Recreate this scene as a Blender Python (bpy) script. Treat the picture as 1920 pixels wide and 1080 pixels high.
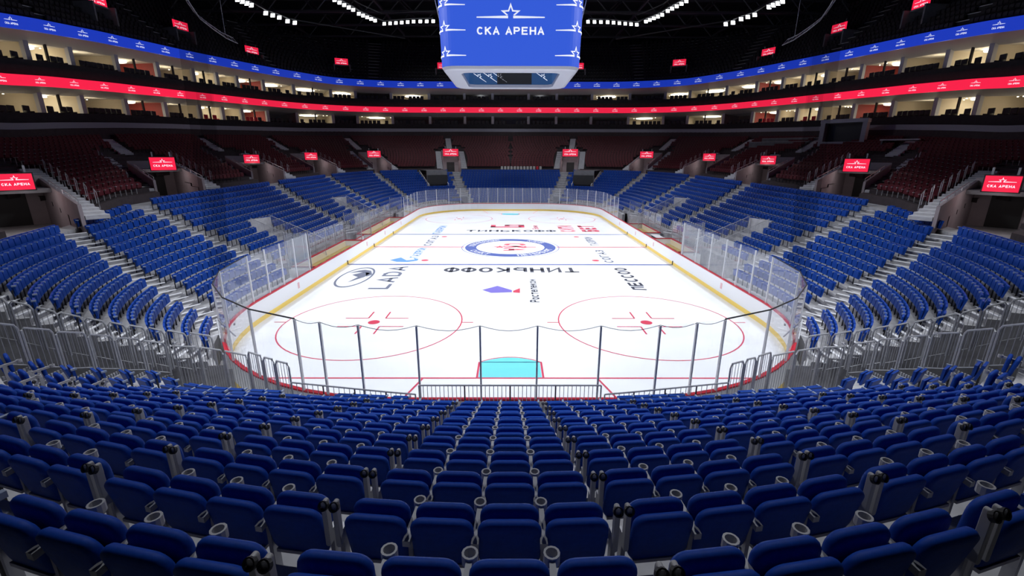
import bpy, bmesh, math, random
import numpy as np
from mathutils import Vector, Matrix
random.seed(7)
sc = bpy.context.scene
for o in list(bpy.data.objects): bpy.data.objects.remove(o, do_unlink=True)
COL = sc.collection
PI = math.pi
# ------------------------------------------------------------------ camera, world, exposure
cam = bpy.data.cameras.new('camera'); cam_o = bpy.data.objects.new('camera', cam); COL.objects.link(cam_o)
cam.sensor_width = 36; cam.lens = 36*842.6/1920; cam.clip_end = 400; cam.clip_start = .05
cam_o.matrix_world = Matrix.Translation((.0034, -41.664, 8.184)) @ Matrix.Rotation(-.0038, 4, 'Z') @ Matrix.Rotation(PI/2-.2847, 4, 'X') @ Matrix.Rotation(.0023, 4, 'Z')
sc.camera = cam_o
vs = sc.view_settings; vs.view_transform = 'Standard'; vs.look = 'None'; vs.exposure = 0.0; vs.gamma = 1; vs.use_curve_mapping = False
w = bpy.data.worlds.new('world'); sc.world = w; w.use_nodes = True
w.node_tree.nodes['Background'].inputs[0].default_value = (.30, .36, .55, 1)
w.node_tree.nodes['Background'].inputs[1].default_value = .05
def spot(x, y, z, tx, ty, power, ang, blend=.6, size=.6, col=(.93, .96, 1)):
    l = bpy.data.lights.new('arena_spot_light', 'SPOT'); l.energy = power; l.spot_size = math.radians(ang); l.spot_blend = blend
    l.shadow_soft_size = size; l.color = col
    o = bpy.data.objects.new('arena_spot_light', l); COL.objects.link(o); o.location = (x, y, z)
    o.rotation_euler = (Vector((tx, ty, 0))-Vector((x, y, z))).to_track_quat('-Z', 'Y').to_euler()
    return o
# floodlights hang on the roof catwalk along both sides and at both ends
for sx in (-1, 1):
    for y in (-27, -18, -9, 0, 9, 18, 27):
        spot(sx*21, y, 26.3, -sx*2, y*.8, 12500, 62)
        spot(sx*19, y, 26.3, sx*15, y*1.05, 3600, 75)  # fill spot added for the side stands
for x in (-9, 9):
    spot(x, 33, 26.3, x*.7, 14, 9000, 60); spot(x, -31, 26.3, x*.7, -16, 10500, 60)
    spot(x, -26, 26.3, x, -34, 5200, 80); spot(x, 27, 26.3, x, 40, 5200, 85)  # fill spots added for the near and far end stands
for sx in (-1, 1):                                # extra spots added to brighten the upper blocks of the bowl
    for y in (-20, -4, 12, 28): spot(-sx*18, y, 26.3, sx*58, y*1.25+14, 5200, 46)
    spot(sx*9, 12, 26.3, sx*14, 78, 6500, 50)
# ------------------------------------------------------------------ helpers
def tag(o, label=None, cat=None, group=None, kind=None):
    if label: o['label'] = label
    if cat: o['category'] = cat
    if group: o['group'] = group
    if kind: o['kind'] = kind
    return o
MATS = {}
def mat(name, col, rough=.6, metal=0, emit=None, es=0, noise=0, nscale=8, alpha=None, spec=.5, bump=0):
    m = bpy.data.materials.new(name); m.use_nodes = True; nt = m.node_tree; b = nt.nodes['Principled BSDF']
    b.inputs['Base Color'].default_value = (*col, 1); b.inputs['Roughness'].default_value = rough; b.inputs['Metallic'].default_value = metal
    b.inputs['Specular IOR Level'].default_value = spec
    if emit: b.inputs['Emission Color'].default_value = (*emit, 1); b.inputs['Emission Strength'].default_value = es
    if noise or bump:
        tc = nt.nodes.new('ShaderNodeTexCoord'); n = nt.nodes.new('ShaderNodeTexNoise'); n.inputs['Scale'].default_value = nscale; n.inputs['Detail'].default_value = 4
        nt.links.new(tc.outputs['Object'], n.inputs['Vector'])
        if noise:
            r = nt.nodes.new('ShaderNodeValToRGB'); e = r.color_ramp.elements
            e[0].position = .3; e[1].position = .7
            e[0].color = (*[c*(1-noise) for c in col], 1); e[1].color = (*[min(1, c*(1+noise)) for c in col], 1)
            nt.links.new(n.outputs['Fac'], r.inputs['Fac']); nt.links.new(r.outputs['Color'], b.inputs['Base Color'])
        if bump:
            bp = nt.nodes.new('ShaderNodeBump'); bp.inputs['Strength'].default_value = bump; bp.inputs['Distance'].default_value = .01
            nt.links.new(n.outputs['Fac'], bp.inputs['Height']); nt.links.new(bp.outputs['Normal'], b.inputs['Normal'])
    MATS[name] = m; return m
def glassmat(name, tint, opac, rough=.1):
    m = bpy.data.materials.new(name); m.use_nodes = True; nt = m.node_tree; b = nt.nodes['Principled BSDF']; out = nt.nodes['Material Output']
    b.inputs['Base Color'].default_value = (*tint, 1); b.inputs['Roughness'].default_value = rough
    t = nt.nodes.new('ShaderNodeBsdfTransparent'); mx = nt.nodes.new('ShaderNodeMixShader'); mx.inputs[0].default_value = opac
    nt.links.new(t.outputs[0], mx.inputs[1]); nt.links.new(b.outputs[0], mx.inputs[2]); nt.links.new(mx.outputs[0], out.inputs['Surface'])
    MATS[name] = m; return m
M = MATS
mat('ice', (.83, .86, .92), .25, noise=.02, nscale=.6, spec=.3)
mat('concrete', (.36, .36, .38), .85, noise=.18, nscale=3, bump=.3)
mat('step_concrete', (.25, .25, .27), .85, noise=.15, nscale=4)
mat('spare_grey', (.42, .41, .40), .6)
mat('concrete_light', (.50, .50, .53), .8, noise=.12, nscale=4)
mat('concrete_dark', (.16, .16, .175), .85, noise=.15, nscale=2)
mat('portal_wall', (.34, .29, .31), .75, noise=.08, nscale=1.5)
mat('blue_fabric', (.002, .048, .34), .6, noise=.12, nscale=25, bump=.15, spec=.22)
mat('blue_plastic', (.003, .050, .32), .45, spec=.3)
mat('red_fabric', (.085, .004, .010), .6, noise=.15, nscale=20)
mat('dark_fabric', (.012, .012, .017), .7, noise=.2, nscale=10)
mat('grey_metal', (.42, .42, .45), .4, .6, noise=.06, nscale=12)
mat('galvanised', (.44, .45, .49), .5, .25, noise=.1, nscale=9)
mat('grey_plastic', (.40, .40, .43), .45)
mat('post_grey', (.75, .76, .80), .6)
mat('white_panel', (.85, .86, .88), .35)
mat('faint_mark', (.75, .45, .48), .5)
mat('yellow_kick', (.95, .68, .14), .4)
mat('red_cap', (.52, .018, .035), .35)
mat('red_paint', (.60, .05, .10), .5)
mat('blue_paint', (.05, .09, .33), .5)
mat('light_blue_paint', (.12, .30, .62), .5)
mat('crease_paint', (.16, .68, .80), .5)
mat('grey_paint', (.15, .17, .24), .5)
mat('black_paint', (.035, .04, .065), .5)
mat('purple_paint', (.18, .15, .55), .5)
mat('white_paint', (.8, .82, .86), .5)
mat('nosing', (.75, .76, .8), .5)
mat('black_rubber', (.02, .02, .022), .6)
mat('cream', (.85, .76, .55), .5)
mat('wood', (.45, .33, .12), .5, noise=.2, nscale=5)
glassmat('rink_glass', (.62, .68, .80), .085)
_nt = M['rink_glass'].node_tree; _out = _nt.nodes['Material Output']; _mx = _out.inputs['Surface'].links[0].from_node
_fr = _nt.nodes.new('ShaderNodeFresnel'); _fr.inputs['IOR'].default_value = 1.45; _geo = _nt.nodes.new('ShaderNodeNewGeometry'); _mt = _nt.nodes.new('ShaderNodeMath'); _mt.operation = 'SUBTRACT'; _mt.use_clamp = True
_nt.links.new(_fr.outputs[0], _mt.inputs[0]); _nt.links.new(_geo.outputs['Backfacing'], _mt.inputs[1]); _gl = _nt.nodes.new('ShaderNodeBsdfGlossy'); _gl.inputs['Roughness'].default_value = .01; _m2 = _nt.nodes.new('ShaderNodeMixShader')
_nt.links.new(_mt.outputs[0], _m2.inputs[0]); _nt.links.new(_mx.outputs[0], _m2.inputs[1]); _nt.links.new(_gl.outputs[0], _m2.inputs[2]); _nt.links.new(_m2.outputs[0], _out.inputs['Surface'])
glassmat('suite_glass', (.3, .32, .36), .06)
class MB:
    def __init__(s): s.v = []; s.f = []; s.mi = []
    def add(s, vs, fs, mi=0, T=None):
        b = len(s.v)
        if T is not None: vs = [T @ Vector(p) for p in vs]
        s.v.extend([tuple(p) for p in vs]); s.f.extend([tuple(b+i for i in f) for f in fs]); s.mi.extend([mi]*len(fs))
    def box(s, c, d, rz=0, mi=0, T=None, open_bottom=False):
        x, y, z = c; a, b, h = d[0]/2, d[1]/2, d[2]/2; cr, sr = math.cos(rz), math.sin(rz)
        vs = [(x+cr*i*a-sr*j*b, y+sr*i*a+cr*j*b, z+k*h) for k in (-1, 1) for i, j in ((-1, -1), (1, -1), (1, 1), (-1, 1))]
        fs = [(4, 5, 6, 7), (0, 1, 5, 4), (1, 2, 6, 5), (2, 3, 7, 6), (3, 0, 4, 7)]
        if not open_bottom: fs.append((3, 2, 1, 0))
        s.add(vs, fs, mi, T)
    def tube(s, pts, r, n=6, mi=0, T=None, caps=True):
        pts = [Vector(p) for p in pts]; rings = []
        for i, p in enumerate(pts):
            d = (pts[min(i+1, len(pts)-1)]-pts[max(i-1, 0)]).normalized()
            u = d.cross(Vector((0, 0, 1)));
            if u.length < .05: u = d.cross(Vector((0, 1, 0)))
            u.normalize(); v = d.cross(u)
            rings.append([p+r*(math.cos(2*PI*k/n)*u+math.sin(2*PI*k/n)*v) for k in range(n)])
        vs = [q for R in rings for q in R]; fs = []
        for i in range(len(pts)-1):
            for k in range(n):
                fs.append((i*n+k, i*n+(k+1) % n, (i+1)*n+(k+1) % n, (i+1)*n+k))
        if caps: fs.append(tuple(range(n))[::-1]); fs.append(tuple((len(pts)-1)*n+k for k in range(n)))
        s.add(vs, fs, mi, T)
    def prism(s, poly, z0, z1, mi=0, T=None):
        n = len(poly); vs = [(x, y, z0) for x, y in poly]+[(x, y, z1) for x, y in poly]
        fs = [tuple(range(n))[::-1], tuple(range(n, 2*n))]+[(i, (i+1) % n, n+(i+1) % n, n+i) for i in range(n)]
        s.add(vs, fs, mi, T)
    def strip(s, A, B, mi=0):      # quads between two equally long point rows
        n = len(A); s.add(list(A)+list(B), [(i, i+1, n+i+1, n+i) for i in range(n-1)], mi)
    def build(s, name, m, parent=None, smooth=False, loc=None):
        me = bpy.data.meshes.new(name); me.from_pydata(s.v, [], s.f)
        for x in (m if isinstance(m, (list, tuple)) else [m]): me.materials.append(M[x] if isinstance(x, str) else x)
        if any(s.mi): me.polygons.foreach_set('material_index', s.mi)
        if smooth: me.polygons.foreach_set('use_smooth', [True]*len(s.f))
        me.update(); o = bpy.data.objects.new(name, me); COL.objects.link(o)
        if parent: o.parent = parent
        if loc: o.location = loc
        return o
def empty(name, loc=(0, 0, 0), rz=0, label=None, cat=None, group=None, kind=None):
    o = bpy.data.objects.new(name, None); COL.objects.link(o); o.location = loc; o.rotation_euler = (0, 0, rz); o.empty_display_size = .2
    return tag(o, label, cat, group, kind)
def copy_tree(o, parent=None, loc=None, rz=None):
    c = o.copy(); COL.objects.link(c); c.parent = parent
    if loc is not None: c.location = loc
    if rz is not None: c.rotation_euler = (0, 0, rz)
    for ch in o.children: copy_tree(ch, c)
    return c
def rbox(w, d, h, bev, seg=2, c=(0, 0, 0)):       # rounded box as (verts, faces)
    bm = bmesh.new(); bmesh.ops.create_cube(bm, size=1); bmesh.ops.scale(bm, vec=(w, d, h), verts=bm.verts)
    bmesh.ops.bevel(bm, geom=bm.edges[:], offset=bev, segments=seg, affect='EDGES', profile=.6)
    bm.verts.index_update(); vs = [(v.co.x+c[0], v.co.y+c[1], v.co.z+c[2]) for v in bm.verts]; fs = [tuple(v.index for v in f.verts) for f in bm.faces]; bm.free()
    return vs, fs
def rslab(w, h, d, R, bev, c=(0, 0, 0), n=5):      # cushion slab: rounded outline in x-z, soft edges front and back
    def ring_(i, y):
        P = []
        for qx, qz, a0 in ((1, -1, -PI/2), (1, 1, 0), (-1, 1, PI/2), (-1, -1, PI)):
            r = max(R-i, .004); cx, cz = qx*(w/2-i-r), qz*(h/2-i-r)
            for k in range(n+1): a = a0+PI/2*k/n; P.append((c[0]+cx+r*math.cos(a), c[1]+y, c[2]+cz+r*math.sin(a)))
        return P
    L = [ring_(bev*1.6, -d/2), ring_(bev*.35, -d/2+bev*.35), ring_(0, -d/2+bev), ring_(0, d/2-bev), ring_(bev*.35, d/2-bev*.35), ring_(bev*1.6, d/2)]
    m = len(L[0]); vs = [p for q in L for p in q]; fs = [(i*m+k, i*m+(k+1) % m, (i+1)*m+(k+1) % m, (i+1)*m+k) for i in range(len(L)-1) for k in range(m)]
    fs += [tuple(range(m))[::-1], tuple((len(L)-1)*m+k for k in range(m))]
    return vs, fs
_TC = {}
def _arc(cx, cy, rx, ry, a0, a1, n=12): return [(cx+rx*math.cos(math.radians(a0+(a1-a0)*i/n)), cy+ry*math.sin(math.radians(a0+(a1-a0)*i/n))) for i in range(n+1)]
_O = _arc(.5, .5, .5, .5, 0, 360, 20); _C = _arc(.5, .5, .5, .5, 40, 320, 16)
_P = [(0, 0), (0, 1), (.6, 1)]+_arc(.62, .74, .36, .26, 90, -90, 8)+[(0, .48)]
_SB = [(0, 1), (0, 0), (.62, 0)]+_arc(.62, .28, .36, .28, -90, 90, 8)+[(0, .56)]
GL = {'О': [_O], 'O': [_O], 'С': [_C], 'C': [_C], 'К': [[(0, 0), (0, 1)], [(.9, 1), (.05, .48)], [(.3, .62), (.95, 0)]], 'А': [[(0, 0), (.5, 1), (1, 0)], [(.2, .3), (.8, .3)]], 'A': [[(0, 0), (.5, 1), (1, 0)], [(.2, .3), (.8, .3)]],
      'Р': [_P], 'Е': [[(.9, 1), (0, 1), (0, 0), (.9, 0)], [(0, .52), (.8, .52)]], 'Н': [[(0, 0), (0, 1)], [(1, 0), (1, 1)], [(0, .5), (1, .5)]], 'Т': [[(0, 1), (1, 1)], [(.5, 1), (.5, 0)]],
      'И': [[(0, 1), (0, 0), (1, 1), (1, 0)]], 'Й': [[(0, .85), (0, 0), (1, .85), (1, 0)], [(.3, 1.05), (.7, 1.05)]], 'Ь': [_SB], 'Ы': [[(x*.62, y) for x, y in _SB], [(1, 0), (1, 1)]], 'Ф': [_arc(.5, .5, .58, .42, 0, 360, 18), [(.5, 0), (.5, 1)]],
      'Л': [[(0, 0), (.12, .1), (.2, .5), (.25, 1), (1, 1), (1, 0)]], 'L': [[(0, 1), (0, 0), (.9, 0)]], 'D': [[(0, 0), (0, 1), (.5, 1)]+_arc(.5, .5, .5, .5, 90, -90, 10)+[(0, 0)]], 'Г': [[(0, 0), (0, 1), (.9, 1)]], 'П': [[(0, 0), (0, 1), (1, 1), (1, 0)]],
      'З': [_arc(.45, .75, .45, .25, 150, -90, 8), _arc(.45, .25, .5, .25, 90, -150, 8)], 'М': [[(0, 0), (0, 1), (.5, .35), (1, 1), (1, 0)]], 'Х': [[(0, 0), (1, 1)], [(0, 1), (1, 0)]], 'У': [[(0, 1), (.5, .4)], [(1, 1), (.35, 0), (.1, 0)]], 'Б': [[(.85, 1), (0, 1)], _SB],
      'о': [[(x, y*.68) for x, y in _O]], 'с': [[(x, y*.68) for x, y in _C]], 'т': [[(0, .68), (1, .68)], [(.5, .68), (.5, 0)]], 'е': [[(x, y*.68) for x, y in _arc(.5, .5, .5, .5, 10, 325, 14)], [(0, .36), (1, .36)]], 'л': [[(0, 0), (.25, .68), (1, .68), (1, 0)]], 'к': [[(0, 0), (0, .68)], [(.9, .68), (.05, .33)], [(.3, .42), (.95, 0)]], 'м': [[(0, 0), (0, .68), (.5, .2), (1, .68), (1, 0)]],
      'а': [_arc(.5, .34, .45, .34, 0, 360, 14), [(.98, 0), (.98, .68)]], 'н': [[(0, 0), (0, .68)], [(1, 0), (1, .68)], [(0, .34), (1, .34)]]}
def text2d(s, size=1, bold=0.0, spacing=1.0):     # a word drawn with even strokes, scaled to a 1 x 1 box round its middle
    k = (s, bold, spacing)
    if k not in _TC:
        V, F = [], []; x0 = 0; th = .13+bold*2.2; cw = .78
        for ch in s:
            if ch == ' ': x0 += .55; continue
            for L in GL[ch]:
                P = [(x0+th/2+x*(cw-th), th/2+y*(1-th)) for x, y in L]; n = len(P); closed = n > 3 and abs(P[0][0]-P[-1][0])+abs(P[0][1]-P[-1][1]) < 1e-6; Lf = []; Rt = []
                if closed: P = P[:-1]; n -= 1
                for i, p in enumerate(P):
                    a = P[i-1] if (i or closed) else None; b = P[(i+1) % n] if (i < n-1 or closed) else None; d1 = Vector((p[0]-a[0], p[1]-a[1])).normalized() if a else None; d2 = Vector((b[0]-p[0], b[1]-p[1])).normalized() if b else None
                    if d1 is None: d1 = d2; p = (p[0]-d2.x*th*.5, p[1]-d2.y*th*.5) if n < 6 else p
                    if d2 is None: d2 = d1; p = (p[0]+d1.x*th*.5, p[1]+d1.y*th*.5) if n < 6 else p
                    t = (d1+d2); t = t.normalized() if t.length > .05 else d1; nn = Vector((-t.y, t.x)); c = max(.5, abs(nn.dot(Vector((-d1.y, d1.x))))); w_ = th/2/c
                    Lf.append((p[0]+nn.x*w_, p[1]+nn.y*w_)); Rt.append((p[0]-nn.x*w_, p[1]-nn.y*w_))
                b0 = len(V); V += Lf+Rt; m_ = n if closed else n-1
                F += [(b0+i, b0+n+i, b0+n+(i+1) % n, b0+(i+1) % n) for i in range(m_)]
            x0 += cw+.16*spacing
        xs = [v[0] for v in V]; ys = [v[1] for v in V]; mx, my = (min(xs)+max(xs))/2, (min(ys)+max(ys))/2; W, H = max(xs)-min(xs), max(ys)-min(ys)
        _TC[k] = ([((x-mx)/W, (y-my)/H) for x, y in V], F)
    return _TC[k]
def star2d(cx, cy, R, r=.42, th=.22):             # open five-point star outline whose lower legs run into a line, as (verts, faces)
    P = []
    for i in range(10):
        a = PI/2+i*PI/5; q = R if i % 2 == 0 else R*r
        P.append((math.cos(a)*q, math.sin(a)*q))
    # walk from lower right inner point over the top to the lower left inner point (leaves the two lower points open)
    order = [7, 8, 9, 0, 1, 2, 3]
    outer = [P[i] for i in order]; inner = [(x*(1-th*1.7), y*(1-th*1.7)) for x, y in outer]
    vs = [(cx+x, cy+y) for x, y in outer]+[(cx+x, cy+y) for x, y in inner]; n = len(order)
    fs = [(i, i+1, n+i+1, n+i) for i in range(n-1)]
    for sgn, e in ((1, 0), (-1, n-1)):
        ox, oy = outer[e]; ix, iy = inner[e]; xs_ = np.linspace(0, 1, 9); b = len(vs)
        for q in xs_: x_ = ix+(sgn*R*3.3-ix)*q; yt = oy-.02*R-.10*R*q if q > .12 else oy-.02*R; vs += [(cx+x_, cy+yt), (cx+x_, cy+oy-R*(.26-.04*q))]
        fs += [(b+2*i, b+2*i+1, b+2*i+3, b+2*i+2) if sgn > 0 else (b+2*i, b+2*i+2, b+2*i+3, b+2*i+1) for i in range(8)]
    return vs, fs
def arena_logo():                                 # star, wings and the words; unit box about 7 wide, 3.6 tall
    vs, fs = star2d(0, .95, 1.0)
    t, tf = text2d('СКА АРЕНА', bold=.03, spacing=1.12); b = len(vs)
    vs += [(x*6.6, y*.82-.55) for x, y in t]; fs += [tuple(b+i for i in f) for f in tf]
    return vs, fs
LOGO = arena_logo()
# ------------------------------------------------------------------ rink outline
def rink_outline(off=0, n=10, HX=12.8, HY=29.5):
    pts = []
    for qx, qy, R, a0 in ((1, -1, 9.5, -PI/2), (1, 1, 8.5, 0), (-1, 1, 8.5, PI/2), (-1, -1, 9.5, PI)):
        cx, cy = qx*(HX-R), qy*(HY-R)
        for i in range(n+1):
            a = a0+PI/2*i/n; pts.append((cx+(R+off)*math.cos(a), cy+(R+off)*math.sin(a)))
    return pts       # counter-clockwise from the near end
def resample(poly, step, closed=True):
    P = [np.array(p, float) for p in poly]
    if closed: P.append(P[0])
    d = [0]
    for a, b in zip(P, P[1:]): d.append(d[-1]+np.linalg.norm(b-a))
    n = max(1, round(d[-1]/step)); ts = np.linspace(0, d[-1], n+1)
    A = np.array(P); out = [tuple(np.interp(t, d, A[:, k]) for k in range(A.shape[1])) for t in ts]
    return out[:-1] if closed else out
# ice
ice = MB(); ice.prism(rink_outline(), -.12, 0, 0)
ice_o = tag(ice.build('floor_ice', 'ice'), 'white ice sheet of the rink with painted lines and sponsor logos', 'ice rink', kind='structure')
fl = MB(); fl.box((0, 4, -.2), (120, 140, .14))
tag(fl.build('floor', 'concrete'), kind='structure')
# floor around the rink
def paint(name, vs, fs, m, z=.006, label=None):
    b = MB(); b.add([(x, y, z) for x, y in vs], fs); o = b.build(name, m, ice_o)
    if label: o['label'] = label
    return o
def ring2(cx, cy, r, wd, a0=0, a1=2*PI, n=64):
    vs = []; fs = []
    for i in range(n+1):
        a = a0+(a1-a0)*i/n; vs += [(cx+(r-wd/2)*math.cos(a), cy+(r-wd/2)*math.sin(a)), (cx+(r+wd/2)*math.cos(a), cy+(r+wd/2)*math.sin(a))]
    for i in range(n): fs.append((2*i, 2*i+1, 2*i+3, 2*i+2))
    return vs, fs
def rect2(x0, y0, x1, y1): return [(x0, y0), (x1, y0), (x1, y1), (x0, y1)], [(0, 1, 2, 3)]
def line2(x0, y0, x1, y1, w):
    d = Vector((x1-x0, y1-y0)).normalized(); n = Vector((-d.y, d.x))*w/2
    return [(x0-n.x, y0-n.y), (x1-n.x, y1-n.y), (x1+n.x, y1+n.y), (x0+n.x, y0+n.y)], [(0, 1, 2, 3)]
def disc2(cx, cy, r, n=28): return [(cx+r*math.cos(2*PI*i/n), cy+r*math.sin(2*PI*i/n)) for i in range(n)], [tuple(range(n))]
def join(*L):
    V = []; F = []
    for vs, fs in L:
        b = len(V); V += list(vs); F += [tuple(b+i for i in f) for f in fs]
    return V, F
def place(g, cx, cy, sx, sy, rot=0, shear=0):
    c, s = math.cos(rot), math.sin(rot); out = []
    for x, y in g[0]:
        x = x*sx+shear*y*sy; y = y*sy; out.append((cx+c*x-s*y, cy+s*x+c*y))
    return out, g[1]
paint('center_line', *rect2(-12.75, -.13, 12.75, .13), 'red_paint')
for sy in (-1, 1):
    paint('blue_line', *rect2(-12.75, sy*7.14-.15, 12.75, sy*7.14+.15), 'blue_paint')
    xg = 11.6 if sy < 0 else 11.9
    paint('goal_line', *rect2(-xg, sy*26.05-.05, xg, sy*26.05+.05), 'red_paint')
    g = [(-1.22, sy*26.0), (1.22, sy*26.0), (1.22, sy*24.63)]+[(1.83*math.cos(a), sy*(26.05-1.83*math.sin(a))) for a in np.linspace(.84, PI-.84, 14)]+[(-1.22, sy*24.63)]
    if sy > 0: g = g[::-1]
    paint('goal_crease', g, [tuple(range(len(g)))], 'crease_paint')
    gl = [line2(1.28, sy*26, 1.28, sy*24.63, .08), line2(-1.28, sy*26, -1.28, sy*24.63, .08)]
    arc = [(1.88*math.cos(a), sy*(26.05-1.88*math.sin(a))) for a in np.linspace(.84, PI-.84, 14)]
    gl += [line2(*a, *b, .05) for a, b in zip(arc, arc[1:])]
    gl += [line2(sx*3.35, sy*26.05, sx*4.27, sy*29.4, .08) for sx in (-1, 1)]
    paint('crease_outline', *join(*gl), 'red_paint', .008)
    for sx in (-1, 1):
        paint('faceoff_circle', *ring2(sx*7, sy*20, 4.5, .065), 'red_paint')
        paint('faceoff_spot', *disc2(sx*7, sy*20, .3), 'red_paint', .008)
        L = []
        for a in (-1, 1):
            for b in (-1, 1):
                L += [line2(sx*7+a*.45, sy*20+b*.6, sx*7+a*1.65, sy*20+b*.6, .08), line2(sx*7+a*.45, sy*20+b*.6, sx*7+a*.45, sy*20+b*1.6, .08)]
            L += [line2(sx*7+a*4.5, sy*20+.0, sx*7+a*5.1, sy*20+.0, .08)]
        paint('faceoff_marks', *join(*L), 'red_paint', .008)
        paint('neutral_spot', *disc2(sx*7, sy*5.64, .3), 'red_paint')
# centre crest: blue ring with lettering, red letters and star inside
paint('center_circle', *ring2(0, 0, 4.55, .06), 'blue_paint', .007)
paint('crest_field', *disc2(0, 0, 4.35, 48), 'white_paint', .007)
paint('crest_ring', *ring2(0, 0, 3.72, 1.05), 'blue_paint', .009)
def arc_text(s, r, size, mid, flip=False, wscale=.62):
    V, F = [], []
    n = len(s); da = size*wscale/r
    for i, ch in enumerate(s):
        if ch == ' ': continue
        t, tf = text2d(ch, bold=.02); k = i-(n-1)/2
        a = mid-(k*da if not flip else -k*da); ro = a-PI/2 if not flip else a+PI/2
        g = place((t, tf), r*math.cos(a), r*math.sin(a), size*wscale*.8, size*.95, ro); b = len(V); V += g[0]; F += [tuple(b+q for q in f) for f in g[1]]
    return V, F
paint('crest_lettering', *join(arc_text('ХОККЕЙНЫЙ', 3.72, .66, PI/2+.9, wscale=.75), arc_text('КЛУБ', 3.72, .66, PI/2-.75, wscale=.75), arc_text('САНКТ', 3.72, .66, -PI/2-.85, True, .75), arc_text('ПЕТЕРБУРГ', 3.72, .66, -PI/2+.75, True, .75)), 'white_paint', .012)
paint('crest_letters', *join(place(text2d('СКА', bold=.05), .5, 0, 3.6, 2.5, -PI/2), line2(-2.7, 0, -.9, 0, .16), line2(1.3, 0, 2.4, 0, .3)), 'red_paint', .012)
pts = [(math.cos(PI/2+i*PI/5)*(.62 if i % 2 == 0 else .25)-1.0, math.sin(PI/2+i*PI/5)*(.62 if i % 2 == 0 else .25)) for i in range(10)]
paint('crest_star', pts, [tuple(range(10))], 'red_paint', .014)
def word(s, x, y, L, H, rot, m, bold=.03, shear=0, sp=1.0): return paint('painted_word', *place(text2d(s, bold=bold, spacing=sp), x, y, L, H, rot, shear), m)
word('ТИНЬКОФФ', .05, -8.85, 10.1, 1.75, PI, 'black_paint', .03)
word('ТИНЬКОФФ', .1, 9.6, 10.3, 1.5, 0, 'black_paint', .03)
word('LADA', -8.55, -10.9, 6.2, 1.45, PI/2, 'grey_paint', .02, sp=1.1)
word('ЛЕССОО', 8.35, -11.2, 6.0, .95, PI/2, 'black_paint', .03)
word('СОГАЗ', 8.0, -3.9, 5.0, .85, PI/2, 'grey_paint', .03)
word('СОГАЗ', -8.0, 3.4, 5.6, .85, PI/2, 'grey_paint', .03)
word('ГАЗПРОМ', -8.15, -2.6, 4.2, .85, PI/2, 'light_blue_paint', .03)
word('ГАЗПРОМ', -8.2, 10.4, 6.0, 1.0, PI/2, 'light_blue_paint', .03)
word('ГАЗПРОМ', 8.1, 3.2, 4.6, .95, PI/2, 'grey_paint', .03)
word('Ростелеком', 1.47, -14.1, 5.1, .62, PI/2, 'black_paint', .02)
word('СИТИ', 6.6, 11.4, 4.6, 2.2, PI/2, 'red_paint', .05)
word('БЕТ', 9.3, 11.4, 4.6, 2.2, PI/2, 'red_paint', .05)
word('Банк', 3.0, 12.4, 3.0, .8, PI/2, 'red_paint', .02)
paint('round_g_mark', *join(rect2(-2.4, 12.2, 1.3, 12.9), rect2(-2.4, 12.2, -1.8, 14.2), rect2(1.0, 12.2, 1.7, 14.2), rect2(-.7, 13.7, 1.7, 14.3), rect2(-.7, 13.2, -.1, 14.3)), 'red_paint')
paint('folded_egg_mark', [(-1.8, -14.15), (-.85, -13.2), (.1, -14.2), (.1, -14.65), (-1.2, -14.8)], [(4, 3, 2, 1, 0)], 'purple_paint')
paint('folded_egg_tip', [(.18, -14.35), (.62, -13.75), (.6, -14.8), (.18, -14.7)], [(3, 2, 1, 0)], 'red_paint')
# oval badge with a sail
ell = [(-10.95+1.15*math.cos(a), -10.9+2.75*math.sin(a)) for a in np.linspace(0, 2*PI, 41)[:-1]]; eli = [(-10.95+1.02*math.cos(a), -10.9+2.5*math.sin(a)) for a in np.linspace(0, 2*PI, 41)[:-1]]
paint('oval_badge', ell+eli, [(i, (i+1) % 40, 40+(i+1) % 40, 40+i) for i in range(40)], 'grey_paint')
paint('badge_sail', [(-11.0, -12.4), (-10.3, -11.0), (-10.2, -9.9), (-10.75, -9.6), (-11.35, -10.4), (-10.75, -11.0)], [tuple(range(6))], 'grey_paint', .008)
paint('badge_hull', [(-11.75, -9.9), (-11.3, -9.2), (-10.9, -8.9), (-10.35, -9.2), (-9.95, -10.3), (-10.2, -10.9), (-10.6, -9.7), (-11.2, -9.6)], [(0, 1, 7), (1, 2, 6, 7), (2, 3, 6), (3, 4, 6), (4, 5, 6)], 'grey_paint', .008)
paint('flame_mark', [(-9.9, -5.6), (-9.2, -6.2), (-8.3, -6.3), (-7.6, -5.8), (-7.6, -5.2), (-8.1, -4.8), (-7.9, -5.4), (-8.5, -5.7), (-9.2, -4.6), (-9.5, -5.0)], [(0, 1, 8, 9), (1, 2, 7, 8), (2, 3, 6, 7), (3, 4, 6), (4, 5, 6)], 'light_blue_paint', .008)
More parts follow.
